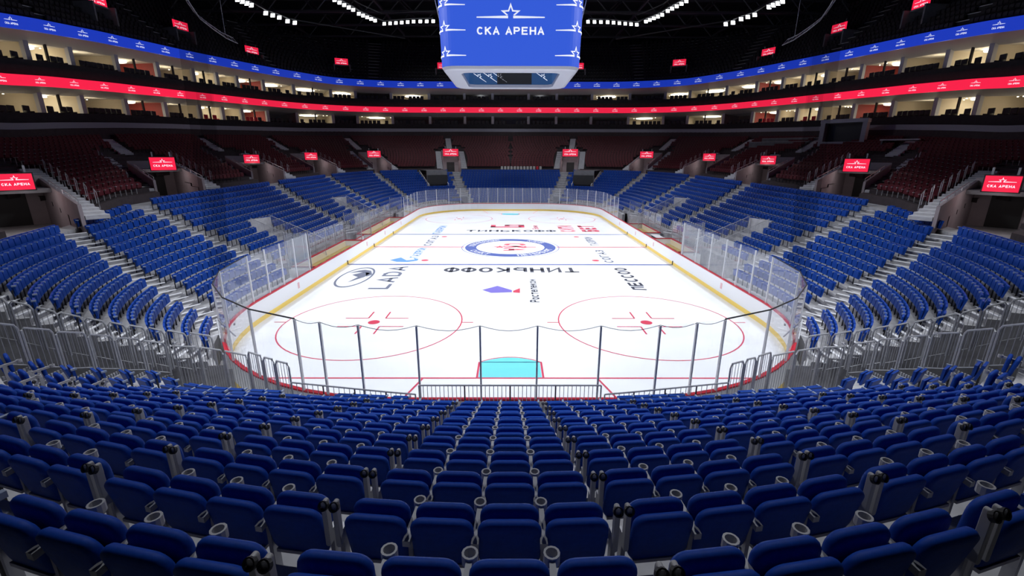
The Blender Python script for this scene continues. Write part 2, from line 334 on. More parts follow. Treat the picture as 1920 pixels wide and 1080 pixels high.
# ------------------------------------------------------------------ boards, glass
BO = empty('rink_boards', (0, -29.5, 0), label='white rink boards with a yellow kick strip and a red cap rail round the ice', cat='boards')
def loop_strip(a, b, z0, z1, nm, m, thick=0, gap=None):
    pa = rink_outline(a, 14); pb = rink_outline(b, 14); n = len(pa); mb = MB()
    vs = [(x, y+29.5, z0) for x, y in pa]+[(x, y+29.5, z1) for x, y in pa]+[(x, y+29.5, z1) for x, y in pb]+[(x, y+29.5, z0) for x, y in pb]; fs = []
    for i in range(n):
        j = (i+1) % n
        fs += [(j, i, n+i, n+j), (n+j, n+i, 2*n+i, 2*n+j), (i+3*n, j+3*n, j+2*n, i+2*n), (i, j, j+3*n, i+3*n)]
    mb.add(vs, fs); return mb.build(nm, m, BO)
loop_strip(.0, .10, .24, 1.09, 'board_panel', 'white_panel'); loop_strip(-.015, .10, .0, .24, 'kick_strip', 'yellow_kick'); loop_strip(-.03, .105, 1.09, 1.15, 'cap_rail', 'red_cap')
for x, y in ((-12.79, -7.14), (-12.79, 0), (-12.79, 7.14), (12.79, -7.14), (12.79, 0), (12.79, 7.14)):
    b = MB(); b.box((x, y+29.5, .16), (.05, .14, .3)); b.build('line_marker', 'black_rubber', BO)
# faint red ads on the boards
for sx in (-1, 1):
    for y in (-23, -15.5, -2, 4, 11):
        b = MB(); b.box((sx*12.796, y+29.5, .68), (.012, .22, .36)); b.build('board_mark', 'faint_mark', BO)
for x in (-5.2, 5.2): b = MB(); b.box((x, 59.0-.004, .7), (.25, .012, .35)); b.build('board_mark', 'grey_paint', BO)
GT = 3.5
gl_o = empty('rink_glass', (0, 29.5, 1.15), label='clear glass panes in slim steel posts standing on the rink boards', cat='glass screen')
def glass_run(pts, closed=False, z1=GT, postr=.035, cap=False, every=1):
    for i in range(len(pts)-1):
        a, b = Vector(pts[i]), Vector(pts[i+1]); d = (b-a); L = d.length; rz = math.atan2(d.y, d.x); c = (a+b)/2
        mb = MB(); mb.box((c.x, c.y-29.5, (z1-1.15)/2), (L-.05, .015, z1-1.15), rz); mb.build('glass_pane', 'rink_glass', gl_o)
    for i, p in enumerate(pts):
        q = Vector(pts[min(i+1, len(pts)-1)])-Vector(pts[max(i-1, 0)]); rz = math.atan2(q.y, q.x)
        mb = MB(); mb.box((p[0], p[1]-29.5, (z1-1.15)/2), (.05, .07, z1-1.15), rz)
        mb.build('glass_post', 'post_grey', gl_o)
o = [(x, y) for x, y in rink_outline(.06, 14)]
near = [p for p in o if p[1] < 29.5]
# near end, left to right, posts where the photo shows them
ys = rink_outline(.06, 30)
def on_outline_x(x, side=-1):
    c = [p for p in ys if p[1]*side > 0 and abs(p[1]) > 15]; c.sort(key=lambda p: p[0])
    return (x, float(np.interp(x, [p[0] for p in c], [p[1] for p in c])))
nearx = [-12.86, -12.3, -11.3, -9.9, -8.3, -6.45, -5.6, -4.4, -2.7, -.87, .79, 2.62, 4.35, 5.5, 6.45, 8.3, 9.9, 11.3, 12.3, 12.86]
npts = [on_outline_x(x) for x in nearx]; npts[0] = (-12.86, -20.2); npts[-1] = (12.86, -20.2)
glass_run(npts)
farx = [-12.86, -12.2, -11.0, -9.4, -7.7, -6.3, -4.9, -3.5, -2.0, -.8, .5, 1.9, 3.3, 4.7, 6.0, 7.6, 8.7, 10, 11.4, 12.3, 12.86]
fpts = [on_outline_x(x, 1) for x in farx]; fpts[0] = (-12.86, 21.4); fpts[-1] = (12.86, 21.4)
glass_run(fpts)
glass_run([(-12.86, y) for y in (-20.2, -18.6, -17.0, -15.4, -13.6)])
glass_run([(-12.86, y) for y in (13.2, 15.2, 17.3, 19.4, 21.4)])
glass_run([(12.86, y) for y in (-20.2, -18.6, -17, -15.4, -13.4, -11.2, -8.6)])
glass_run([(12.86, y) for y in (12.5, 14.6, 16.8, 19, 21.4)])
for i, xs in enumerate(([npts[0], npts[1], npts[2], npts[3], npts[4], npts[5]], npts[-6:])):
    mb = MB(); mb.tube([(p[0], p[1]-29.5, GT-1.13) for p in xs], .024); mb.build('glass_edge_seal', 'black_rubber', gl_o)
# the sagging black net rope over the near glass
rope = MB(); L = []
for a, b in zip(npts[5:14], npts[6:15]):
    for t in np.linspace(0, 1, 7)[:-1]: L.append((a[0]+(b[0]-a[0])*t, a[1]+(b[1]-a[1])*t, GT+.01-.16*math.sin(PI*t)*min(1, abs(b[0]-a[0])/1.6)))
L.append((*npts[14], GT+.01)); rope.tube(L, .009, 5)
tag(rope.build('net_rope', 'black_rubber'), 'thin black rope sagging from post to post on the near glass', 'rope')
# ------------------------------------------------------------------ protective net
net = bpy.data.materials.new('net'); net.use_nodes = True; nt = net.node_tree; b = nt.nodes['Principled BSDF']; b.inputs['Base Color'].default_value = (.002, .002, .003, 1); b.inputs['Roughness'].default_value = 1; b.inputs['Specular IOR Level'].default_value = 0
t = nt.nodes.new('ShaderNodeBsdfTransparent'); mx = nt.nodes.new('ShaderNodeMixShader'); mx.inputs[0].default_value = .15
nt.links.new(t.outputs[0], mx.inputs[1]); nt.links.new(b.outputs[0], mx.inputs[2]); nt.links.new(mx.outputs[0], nt.nodes['Material Output'].inputs['Surface']); M['net'] = net
nb = MB(); zs = (GT, 8, 14, 20, 26)
rows = [[(p[0]*(1-.05*(z-GT)/10), p[1]*(1+.005*(z-GT)/10), z) for p in ([(-12.86, -21.4)]+npts[1:-1]+[(12.86, -21.4)])] for z in zs]
for A, B in zip(rows, rows[1:]): nb.strip(A, B)
tag(nb.build('safety_net', 'net'), 'fine dark safety net hanging from the roof above the near glass', 'net')
# second layer folded back along each side
for s, sx in (('left', -1), ('right', 1)):
    nb = MB(); A = [(sx*12.9, -21.3, z) for z in zs]; R = []
    for k, (dx, dy) in enumerate(((0, 0), (.1, -1.1), (.75, -2.2))):
        R.append([(sx*(12.9-dx)*(1-.05*(z-GT)/10), -21.3+dy, z) for z in zs])
    nb.strip(R[0], R[1]); nb.strip(R[1], R[2])
    tag(nb.build('net_edge', 'net'), 'doubled %s-hand edge of the dark safety net' % s, 'net')
# ------------------------------------------------------------------ seating bowl geometry
def near_y(k, x):
    m = .12+.008*k+.0026*k*k; b = max(abs(x)-8.3, 0); return -(31.26+.86*k)+m*(math.sqrt(x*x+17.6)-4.2)+b*b/13
def near_z(k): return 1.19+.40*k                 # tread height of near-stand row k
def near_pt(k, x, z=None): return (x, near_y(k, x), near_z(k) if z is None else z)
ST = [((-10.3, -26.8), (-13.9, -27.5), (-17.4, -28.8)), ((-10.95, -26.0), (-15.1, -26.3), (-18.7, -27.1)), ((-11.75, -24.4), (-17.8, -21.4), (-22.6, -19.5)),
      ((-12.5, -22.4), (-18.6, -18.2), (-24.1, -15.4)), ((-12.7, -15.0), (-18.6, -13.2), (-24.5, -11.5)), ((-12.7, -1.5), (-18.6, 2.0), (-24.5, 6.0)),
      ((-12.7, 10.3), (-18.6, 15.5), (-24.5, 20.5)), ((-12.3, 21.5), (-17.4, 28.5), (-22.3, 35.5)), ((-10.4, 27.6), (-13.9, 34.2), (-17.2, 41.0)),
      ((-7.0, 30.5), (-8.8, 36.7), (-10.5, 43.2)), ((0, 31.2), (0, 37.2), (0, 43.4)), ((7.0, 30.5), (8.8, 36.7), (10.5, 43.2))]
SAG = [1, 1, 1, 1, .5, .15, 0, 0, 0, 0, 0, 0]
def st_pt(i, r):
    a, b, c = [np.array(p) for p in ST[i]]; t = r/7.0
    return a*(1-t)*(2-t)/2+b*t*(2-t)+c*t*(t-1)/2
def side_pt(s, r):                                # left side of the bowl; s runs from the near corner to the far middle
    i = max(0, min(len(ST)-2, int(math.floor(s)))); t = s-i
    P = [st_pt(max(i-1, 0), r), st_pt(i, r), st_pt(i+1, r), st_pt(min(i+2, len(ST)-1), r)]
    d0 = np.linalg.norm(P[1]-P[0]) or 1; d1 = np.linalg.norm(P[2]-P[1]); d2 = np.linalg.norm(P[3]-P[2]) or 1
    m1 = ((P[2]-P[1])/d1*d0+(P[1]-P[0])/d0*d1)/(d0+d1)*d1 if i > 0 else (P[2]-P[1])
    m2 = ((P[3]-P[2])/d2*d1+(P[2]-P[1])/d1*d2)/(d1+d2)*d1 if i < len(ST)-2 else (P[2]-P[1])
    h = t*t*t; q = t*t
    return (2*h-3*q+1)*P[1]+(h-2*q+t)*m1+(-2*h+3*q)*P[2]+(h-q)*m2
def side_z(s, r):                                 # tread height
    return .75+.23*r+.0055*r*r-float(np.interp(s, range(len(SAG)), SAG))*r/14
def side3(s, r, sx=-1, dz=0):
    p = side_pt(s, r); return (-sx*p[0], p[1], side_z(s, r)+dz)
NR = 14
RMIN = lambda s: 3 if 3.95 < s < 6.35 else (1 if s < 6.35 else (2 if s < 8.3 else (1 if s < 8.9 else 0)))
# ------------------------------------------------------------------ terraces
def side_terrace(sx):
    S = np.concatenate([np.arange(0, 10, .1), [10]]); mb = MB()
    for r in range(NR+2):
        A = [side3(s, r-(.88 if r > RMIN(s) else .45), sx) for s in S]; z = [side_z(s, r) for s in S]; zp = [side_z(s, r-1) if r > 0 else -.1 for s in S]
        B = [side3(s, r+.12+(.8 if r == NR+1 else 0), sx) for s in S]
        for i in range(len(S)-1):
            rm = RMIN((S[i]+S[i+1])/2)
            if r < rm: continue
            j = i+1; z0i, z0j = (zp[i], zp[j]) if r > rm else (-.1, -.1)
            mb.add([(A[i][0], A[i][1], z[i]), (A[j][0], A[j][1], z[j]), (B[j][0], B[j][1], z[j]), (B[i][0], B[i][1], z[i])], [(0, 1, 2, 3) if sx > 0 else (3, 2, 1, 0)])
            mb.add([(A[i][0], A[i][1], z0i), (A[j][0], A[j][1], z0j), (A[j][0], A[j][1], z[j]), (A[i][0], A[i][1], z[i])], [(0, 1, 2, 3) if sx > 0 else (3, 2, 1, 0)])
    # closing walls at the near end, stepped
    for r in range(NR+1):
        a = side3(0, r-.88, sx); b = side3(0, r+.12, sx); mb.add([(a[0], a[1], -.1), (b[0], b[1], -.1), (b[0], b[1], side_z(0, r)), (a[0], a[1], side_z(0, r))], [(0, 1, 2, 3)])
    for s_c, r0_, r1_ in ((4.0, 1, 3), (6.3, 2, 3), (8.3, 1, 2), (8.9, 0, 1)):
        for r in range(r0_, r1_):
            a = side3(s_c, r-(.88 if r > r0_ else .45), sx); b = side3(s_c, r+.12, sx); mb.add([(a[0], a[1], -.1), (b[0], b[1], -.1), (b[0], b[1], side_z(s_c, r)), (a[0], a[1], side_z(s_c, r))], [(0, 1, 2, 3)])
    return mb
for s, sx in (('left', -1), ('right', 1)):
    tag(side_terrace(sx).build('trim_%d' % (1 if sx < 0 else 2), 'concrete'), kind='structure')
nt_ = MB(); X = np.arange(-13.2, 13.21, .4)
def nlim(k): return 12.1+.05*k
KMAX = 11
for k in range(-1, KMAX+1):
    W = nlim(k); X = np.linspace(-W, W, 61)
    back = .12 if k < KMAX else 3.0
    A = [near_pt(k-.88, x) for x in X]; z = near_z(k); z0 = near_z(k-1) if k > -1 else -.1
    B = [(x, near_y(k+.12, x)-(0 if k < KMAX else 3), z) for x in X]
    nt_.strip([(a[0], a[1], z) for a in A], B); nt_.strip([(a[0], a[1], z0) for a in A], [(a[0], a[1], z) for a in A])
    for sgn in (-1, 1):
        a = A[0] if sgn < 0 else A[-1]; b = B[0] if sgn < 0 else B[-1]
        nt_.add([(a[0], a[1], -.1), (b[0], b[1], -.1), (b[0], b[1], z), (a[0], a[1], z)], [(0, 1, 2, 3)])
tag(nt_.build('trim_3', 'concrete_light'), kind='structure')
# ------------------------------------------------------------------ blue seats
def cup_ring(mb, x, y, z, r=.042, h=.05, n=12):
    vs = []; fs = []
    for i in range(n):
        c, s_ = math.cos(2*PI*i/n), math.sin(2*PI*i/n)
        vs += [(x+r*c, y+r*s_, z), (x+r*c, y+r*s_, z-h), (x+r*.72*c, y+r*.72*s_, z), (x+r*.72*c, y+r*.72*s_, z-h)]
    for i in range(n):
        a = 4*i; b = 4*((i+1) % n); fs += [(a, a+1, b+1, b), (a+2, b+2, b+3, a+3), (a, b, b+2, a+2), (a+1, a+3, b+3, b+1)]
    mb.add(vs, fs)
def tilt(ang, c): return Matrix.Translation(c) @ Matrix.Rotation(ang, 4, 'X')
def make_seat(ends=0):
    t = empty('arena_seat')
    b = MB(); b.add(*rslab(.47, .48, .085, .10, .032), T=tilt(math.radians(11), (0, .035, .615))); b.build('backrest', 'blue_fabric', t, True)
    b = MB(); b.add(*rslab(.45, .42, .08, .10, .03), T=tilt(math.radians(4), (0, .155, .65))); b.build('seat_pad', 'blue_fabric', t, True)
    b = MB(); b.box((0, .09, .40), (.40, .14, .03)); b.build('seat_bracket', 'grey_metal', t)
    def arm(x, up):
        b = MB()
        if up:
            b.add(*rslab(.04, .40, .06, .019, .006, (x, .0, .76))); o = b.build('armrest', 'grey_plastic', t)
            c = MB(); cup_ring(c, 0, 0, .02, .038, .03); co = c.build('cup_holder', 'black_rubber', o); co.location = (x, -.02, .925); co.rotation_euler = (math.radians(62), 0, 0)
        else:
            b.add([(x-.028, -.06, .70), (x+.028, -.06, .70), (x+.018, .27, .73), (x-.018, .27, .73), (x-.028, -.06, .65), (x+.028, -.06, .65), (x+.018, .27, .68), (x-.018, .27, .68)],
                  [(0, 1, 2, 3), (7, 6, 5, 4), (0, 4, 5, 1), (1, 5, 6, 2), (2, 6, 7, 3), (3, 7, 4, 0)])
            o = b.build('armrest', 'grey_plastic', t)
            c = MB(); cup_ring(c, 0, 0, 0, .05, .07); co = c.build('cup_holder', 'grey_plastic', o); co.location = (x, .31, .745)
        l = MB(); l.box((x, .06, .34), (.035, .07, .68)); l.box((x, .07, .012), (.05, .2, .024)); l.build('leg', 'grey_metal', t)
    if ends == 1: arm(-.285, True)
    arm(.25 if ends != 2 else .285, ends == 2)
    return t
def stuff_seat(mb, x, y, z, a, arm=True, w=.45):
    T = Matrix.Translation((x, y, z)) @ Matrix.Rotation(a-PI/2, 4, 'Z')
    def tb(c, d, mi, lean=0, ob=True):
        X_, Y_, Z_ = c; hx, hy, hz = d[0]/2, d[1]/2, d[2]/2
        vs = [(X_+i*hx, Y_+j*hy-(k*hz*lean), Z_+k*hz) for k in (-1, 1) for i, j in ((-1, -1), (1, -1), (1, 1), (-1, 1))]
        mb.add(vs, [(4, 5, 6, 7), (0, 1, 5, 4), (1, 2, 6, 5), (2, 3, 7, 6), (3, 0, 4, 7)], mi, T)
    tb((0, .035, .62), (w, .06, .42), 0, .2); tb((0, .13, .62), (w-.03, .06, .34), 0, .05)
    if arm: tb((.25, .13, .78), (.045, .12, .05), 1); tb((.25, .06, .34), (.03, .04, .60), 2)
mat('seat_dot', (.30, .36, .50), .4)
seats = []     # x, y, z, facing angle, (stand, row, key)
for k in range(-1, 11):
    for sgn in (-1, 1):
        W = 9.7 if k < 6 else 10.8
        # walk outwards along the row from the middle seat (left walk starts beside it)
        x = 0.0 if sgn > 0 else -.5; n = 0; grp = (0 if sgn > 0 else 1)
        gapc = grp
        while abs(x) < W:
            ok = not (k == -1 and (abs(x) < 3.1 or 5.2 < abs(x) < 6.5))
            y = near_y(k, x); t = (near_y(k, x+.05)-near_y(k, x-.05))/.1
            a = math.atan2(1, -t)
            if ok: seats.append([x, y, near_z(k), a, ('near', k, sgn, n, 2 if (sgn > 0 and gapc == 1) or (sgn < 0 and gapc == 0 and n > 0 and False) else 0)])
            step = .5+(.15 if gapc % 4 == (1 if sgn > 0 else 2) else 0)
            x += sgn*step/math.sqrt(1+t*t); n += 1; gapc += 1
    if k < 5:
        for sgn in (-1, 1):
            x = sgn*(11.4+.13*(k+1)); y = near_y(k, x); t = (near_y(k, x+.05)-near_y(k, x-.05))/.1
            seats.append([x, y, near_z(k), math.atan2(1, -t), ('near', k, sgn, 99, 0)])
            x = sgn*(10.5+.06*(k+1)); y = near_y(k, x); t = (near_y(k, x+.05)-near_y(k, x-.05))/.1
            seats.append([x, y, near_z(k), math.atan2(1, -t), ('near', k, sgn, 98, 0)])
# side and far stands
AISLES = [(.28, .72), (2.02, 2.72)]
def width_gap(s, r, sc_, w): # seats closer than w to an aisle centre are left out
    a = side_pt(s, r); b = side_pt(sc_, r); return np.hypot(*(a-b)) < w
BLOCKS = ['corner block by the near tunnel', 'corner block by the near tunnel', 'corner block by the near tunnel', 'first side block past the corner stairs', 'side block level with the near face-off circles', 'side block behind the middle of the rink', 'side block past the centre line', 'far corner block', 'far corner block', 'far end block', 'far end block']
RECESS = (8.12, 8.72, 7.4, 13.6)
for sx in (-1, 1):
    for r in range(0, NR+1):
        S = np.linspace(0, 10, 1201); P = np.array([side_pt(s, r) for s in S]); D = np.concatenate([[0], np.cumsum(np.hypot(*np.diff(P, axis=0).T))])
        n = int(D[-1]/.5)
        for i in range(n):
            d = D[-1]-.25-i*.5; s = float(np.interp(d, D, S)); p = side_pt(s, r)
            if r < RMIN(s) or s > 9.96 and sx > 0 and False: continue
            if .28 < s < .72 or 2.02 < s < (2.72 if r < 6 else 2.52): continue
            if s < .28 and (d > .75 or d < .2): continue
            if s < .28 and r < 2: continue
            if any(width_gap(s, r, c, .78) for c in (4, 5, 6, 7, 9.05)): continue
            if width_gap(s, r, 8.9, .2): continue
            if 4.28 < s < 4.45 and r < 8: continue         # side tunnels
            if 5.40 < s < 5.60 and r < 8: continue
            if RECESS[0] < s < RECESS[1] and r > RECESS[2]: continue
            q = side_pt(min(s+.01, 10.99), r)-side_pt(s-.01 if s > .01 else s, r); nx, ny = q[1], -q[0]
            x = -sx*p[0]; nx = -sx*nx
            seats.append([x, p[1], side_z(s, r), math.atan2(ny, nx), ('side', r, sx, s, 0)])
camM = cam_o.matrix_world.inverted()
def project(x, y, z):
    p = camM @ Vector((x, y, z)); 
    if p.z > -.1: return None
    return 960+842.6*p.x/-p.z, 540-842.6*p.y/-p.z, -p.z
def score(s):
    q = project(s[0], s[1], s[2]+.6)
    if q is None or not (-30 < q[0] < 1950 and -20 < q[1] < 1330): return 1e9
    return q[2]
seats.sort(key=score)
ORD = ['front', 'second', 'third', 'fourth', 'fifth', 'sixth', 'seventh', 'eighth', 'ninth', 'tenth', 'eleventh', 'twelfth', 'thirteenth', 'fourteenth', 'fifteenth', 'sixteenth', 'seventeenth', 'eighteenth', 'nineteenth', 'twentieth', 'twenty-first', 'twenty-second', 'twenty-third', 'twenty-fourth', 'twenty-fifth']
protos = {0: make_seat(0), 1: make_seat(1), 2: make_seat(2)}
used = {}
N_IND = 300
for s in seats[:N_IND]:
    st, k, sgn, n, e = s[4]
    if st == 'near':
        side = 'right' if sgn > 0 else 'left'
        if n == 99: lab = 'lone blue folded seat by the %s picket fence, %s row of near stand' % (side, ORD[k+1])
        elif n == 98: lab = 'lone blue folded seat on the %s aisle, %s row of near stand' % (side, ORD[k+1])
        elif n == 0 and sgn > 0: lab = 'blue folded seat in the exact middle of the %s near stand row' % ORD[k+1]
        else: lab = 'blue folded seat, %s row of near stand, %s seat %s of the middle' % (ORD[k+1], ORD[n-(1 if sgn > 0 else 0)].replace('front', 'first') if n-(1 if sgn > 0 else 0) < 25 else 'outer', side)
        e = 2 if (n < 90 and sgn > 0 and n % 4 == 1) or (n < 90 and sgn < 0 and n % 4 == 2 and n > 0) else (1 if (n < 90 and sgn > 0 and n % 4 == 2) or (sgn < 0 and n < 90 and n % 4 == 1) else 0)
        if sgn < 0 and n < 90: e = {2: 1, 1: 2, 0: 0}[1 if n % 4 == 2 else (2 if n % 4 == 1 else 0)] if False else (1 if n % 4 == 1 else (2 if n % 4 == 2 else 0))
    else:
        lab = 'blue folded seat in %s %s, %s row' % ('right' if sgn > 0 else 'left', BLOCKS[int(n)], ORD[k])
    p = protos[e if e in protos else 0]
    if p in used: o = copy_tree(p)
    else: o = p; used[p] = 1
    o.location = (s[0], s[1], s[2]); o.rotation_euler = (0, 0, s[3]-PI/2)
    tag(o, lab, 'seat', 'blue arena seats of the near stand and corners')
for p in protos.values():
    if p not in used:
        for c in list(p.children_recursive)+[p]: bpy.data.objects.remove(c)
mb = MB()
for s in seats[N_IND:]:
    if s[2] < 0: continue
    stuff_seat(mb, *s[:4])
tag(mb.build('distant_blue_seats', ['blue_plastic', 'seat_dot', 'black_rubber']), 'thousands of small blue folded seats filling the side and far stands', 'seats', kind='stuff')
print('blue seats', len(seats))
# ------------------------------------------------------------------ materials of the upper bowl
mat('led_red', (.02, 0, 0), .5, emit=(1, .016, .07), es=.95)
mat('led_blue', (0, 0, .02), .5, emit=(.010, .042, .52), es=.9)
mat('led_cube', (0, 0, .02), .4, emit=(.042, .125, .80), es=1.0)
mat('led_cube_dim', (0, .005, .02), .4, emit=(.02, .07, .20), es=.9)
mat('led_white', (.5, .5, .5), .5, emit=(.85, .88, 1), es=1.0)
mat('lamp_face', (1, 1, 1), .5, emit=(.95, .98, 1), es=7)
mat('lamp_small', (1, 1, 1), .5, emit=(1, .93, .75), es=6)
mat('room_wall', (.50, .43, .32), .8, noise=.05, nscale=.5)
mat('room_red', (.22, .02, .015), .7)
mat('room_ceiling', (.70, .66, .58), .8)
mat('column', (.34, .34, .38), .6)
mat('soffit', (.55, .52, .49), .7)
mat('parapet', (.30, .30, .36), .6)
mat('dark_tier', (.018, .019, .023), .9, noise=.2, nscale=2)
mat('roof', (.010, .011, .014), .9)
mat('truss', (.035, .036, .042), .6, .3)
mat('red_tier', (.05, .038, .042), .85, noise=.15, nscale=3)
mat('bezel', (.55, .56, .62), .4)
# ------------------------------------------------------------------ upper ring (x, y, parapet top, red ribbon centre, blue ribbon centre)
RING = np.array([(-49.6, -14, 10.0, 14.7, 19.8), (-49.6, 6.06, 10.64, 15.30, 20.62), (-49.6, 11.1, 11.06, 15.8, 21.23), (-49.6, 18.6, 11.56, 16.3, 21.87), (-49.1, 26.5, 11.94, 16.7, 22.31), (-47.7, 34.0, 12.17, 17.0, 22.55), (-46.1, 39.3, 12.38, 17.15, 22.7), (-43.9, 45.5, 12.61, 17.3, 22.78), (-40.3, 50.8, 12.78, 17.35, 22.7), (-35.1, 55.2, 13.0, 17.4, 22.4), (-28.3, 57.5, 13.08, 17.4, 22.31), (-21.8, 58.07, 13.12, 17.4, 22.2), (-10.75, 58.08, 13.14, 17.4, 22.18), (0, 58.1, 13.14, 17.4, 22.18)])
_d = np.concatenate([[0], np.cumsum(np.hypot(*np.diff(RING[:, :2], axis=0).T))]); RL = float(_d[-1])
_q = np.linspace(0, RL, 600); _xy = np.array([[np.interp(t, _d, RING[:, k]) for k in range(5)] for t in _q])
for _ in range(30): _xy[1:-1] = (_xy[:-2]+2*_xy[1:-1]+_xy[2:])/4
for _ in range(400): _xy[1:-1, :2] = (_xy[:-2, :2]+2*_xy[1:-1, :2]+_xy[2:, :2])/4
def ring(d, off=0, sx=-1):                        # d runs 0..2*RL for the whole ring, left to right, when sx is None
    if sx is None:
        if d > RL: x, y, a, b, c, r = ring(2*RL-d, off, 1); return x, y, a, b, c, r
        sx = -1
    i = min(max(d/RL*599, 0), 598.999); k = int(i); t = i-k; p = _xy[k]*(1-t)+_xy[k+1]*t; q = _xy[min(k+3, 599)]-_xy[max(k-3, 0)]; L = math.hypot(q[0], q[1]); tx, ty = q[0]/L, q[1]/L
    x, y = p[0]-ty*off, p[1]+tx*off
    return (-sx*x, y, p[2], p[3], p[4], math.atan2(ty, -sx*tx) if sx < 0 else math.atan2(-ty, tx))
DS = np.linspace(0, 2*RL, 241)
def ring_band(mb, col, z0, z1, off, off1=None, mi=0):
    A = []; B = []
    for d in DS:
        p = ring(d, off, None); q = ring(d, off if off1 is None else off1, None); A.append((p[0], p[1], p[col]+z0)); B.append((q[0], q[1], q[col]+z1))
    mb.strip(A, B, mi)
def ring_solid(name, m, col, z0, z1, off0, off1, kind='structure', label=None, cat=None):
    mb = MB(); ring_band(mb, col, z0, z1, off0); ring_band(mb, col, z1, z1, off0, off1); ring_band(mb, col, z1, z0, off1); ring_band(mb, col, z0, z0, off1, off0)
    return tag(mb.build(name, m), label, cat, kind=kind)
def ribbon(name, m, col, h, n0, step, phase, label):
    root = empty(name, (0, 58, 17), label=label, cat='screen'); T = (0, -58, -17)
    mb = MB(); ring_band(mb, col, -h/2, h/2, -.12); ring_band(mb, col, h/2, h/2, -.12, .15); ring_band(mb, col, -h/2, -h/2, .15, -.12); ring_band(mb, col, h/2, -h/2, .15)
    mb.v = [(x, y-58, z-17) for x, y, z in mb.v]; mb.build('led_panel', m, root)
    lg = MB(); sc_ = h*.155; d = phase
    while d < 2*RL:
        vs = []
        for x, y in LOGO[0]:
            p = ring(d+x*sc_, -.15, None); vs.append((p[0], p[1]-58, p[col]+(y-.15)*sc_*1.35-17))
        lg.add(vs, LOGO[1]); d += step
    lg.build('logo_strip', 'led_white', root)
ribbon('led_ribbon', 'led_red', 3, 1.05, 0, 3.95, 4.2, 'long red LED ribbon with small white star logos running round the lower suite level')
ribbon('led_ribbon', 'led_blue', 4, 1.25, 0, 4.0, 2.6, 'long blue LED ribbon with small white star logos running round the upper suite level')
# ------------------------------------------------------------------ suites
ring_solid('trim_4', 'parapet', 2, -.1, .62, -.1, .12)
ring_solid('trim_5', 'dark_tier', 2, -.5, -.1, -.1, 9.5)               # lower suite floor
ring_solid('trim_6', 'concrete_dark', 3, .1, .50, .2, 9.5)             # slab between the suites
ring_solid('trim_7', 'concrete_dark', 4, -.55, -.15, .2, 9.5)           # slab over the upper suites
ring_solid('trim_8', 'room_ceiling', 3, -1.15, -1.0, 2.4, 9.0); ring_solid('trim_9', 'room_ceiling', 4, -1.5, -1.35, 2.4, 9.0)
mb = MB(); ring_band(mb, 3, -.52, -1.2, .1, 2.38); ring_band(mb, 4, -.62, -1.55, .1, 2.38); tag(mb.build('trim_soffit', 'soffit'), kind='structure')
mb = MB(); ring_band(mb, 2, -.5, 5.0, 9.0); ring_band(mb, 3, .4, 5.4, 9.0)
tag(mb.build('wall_suites', 'room_wall'), kind='structure')
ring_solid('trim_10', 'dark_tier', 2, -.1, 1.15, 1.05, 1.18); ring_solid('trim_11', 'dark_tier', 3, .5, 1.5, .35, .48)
def wall_col(col0, z0, col1, z1, d, off0, off1, th, name, m, sx, parent=None):
    p = ring(d, off0, sx); q = ring(d, off1, sx); a = Vector((p[0], p[1])); b = Vector((q[0], q[1])); c = (a+b)/2; v = b-a
    zb, zt = p[col0]+z0, p[col1]+z1; mb = MB(); mb.box((c.x, c.y, (zb+zt)/2), (v.length, th, zt-zb), math.atan2(v.y, v.x)); return mb
COLS = [14, 19.8, 25.6, 30.7, 36.8, 42.9, 48.7, 52.8, 56.5, 61.3, 66.6, 73.1, 77.5, 84.2, 91.9, 99.3, 105.2]
mullion = [28, 39.6, 45.5, 50.6, 59, 70]
import itertools
lev = ((2, 0, 3, -.5, 'lower'), (3, .5, 4, -.6, 'upper'))
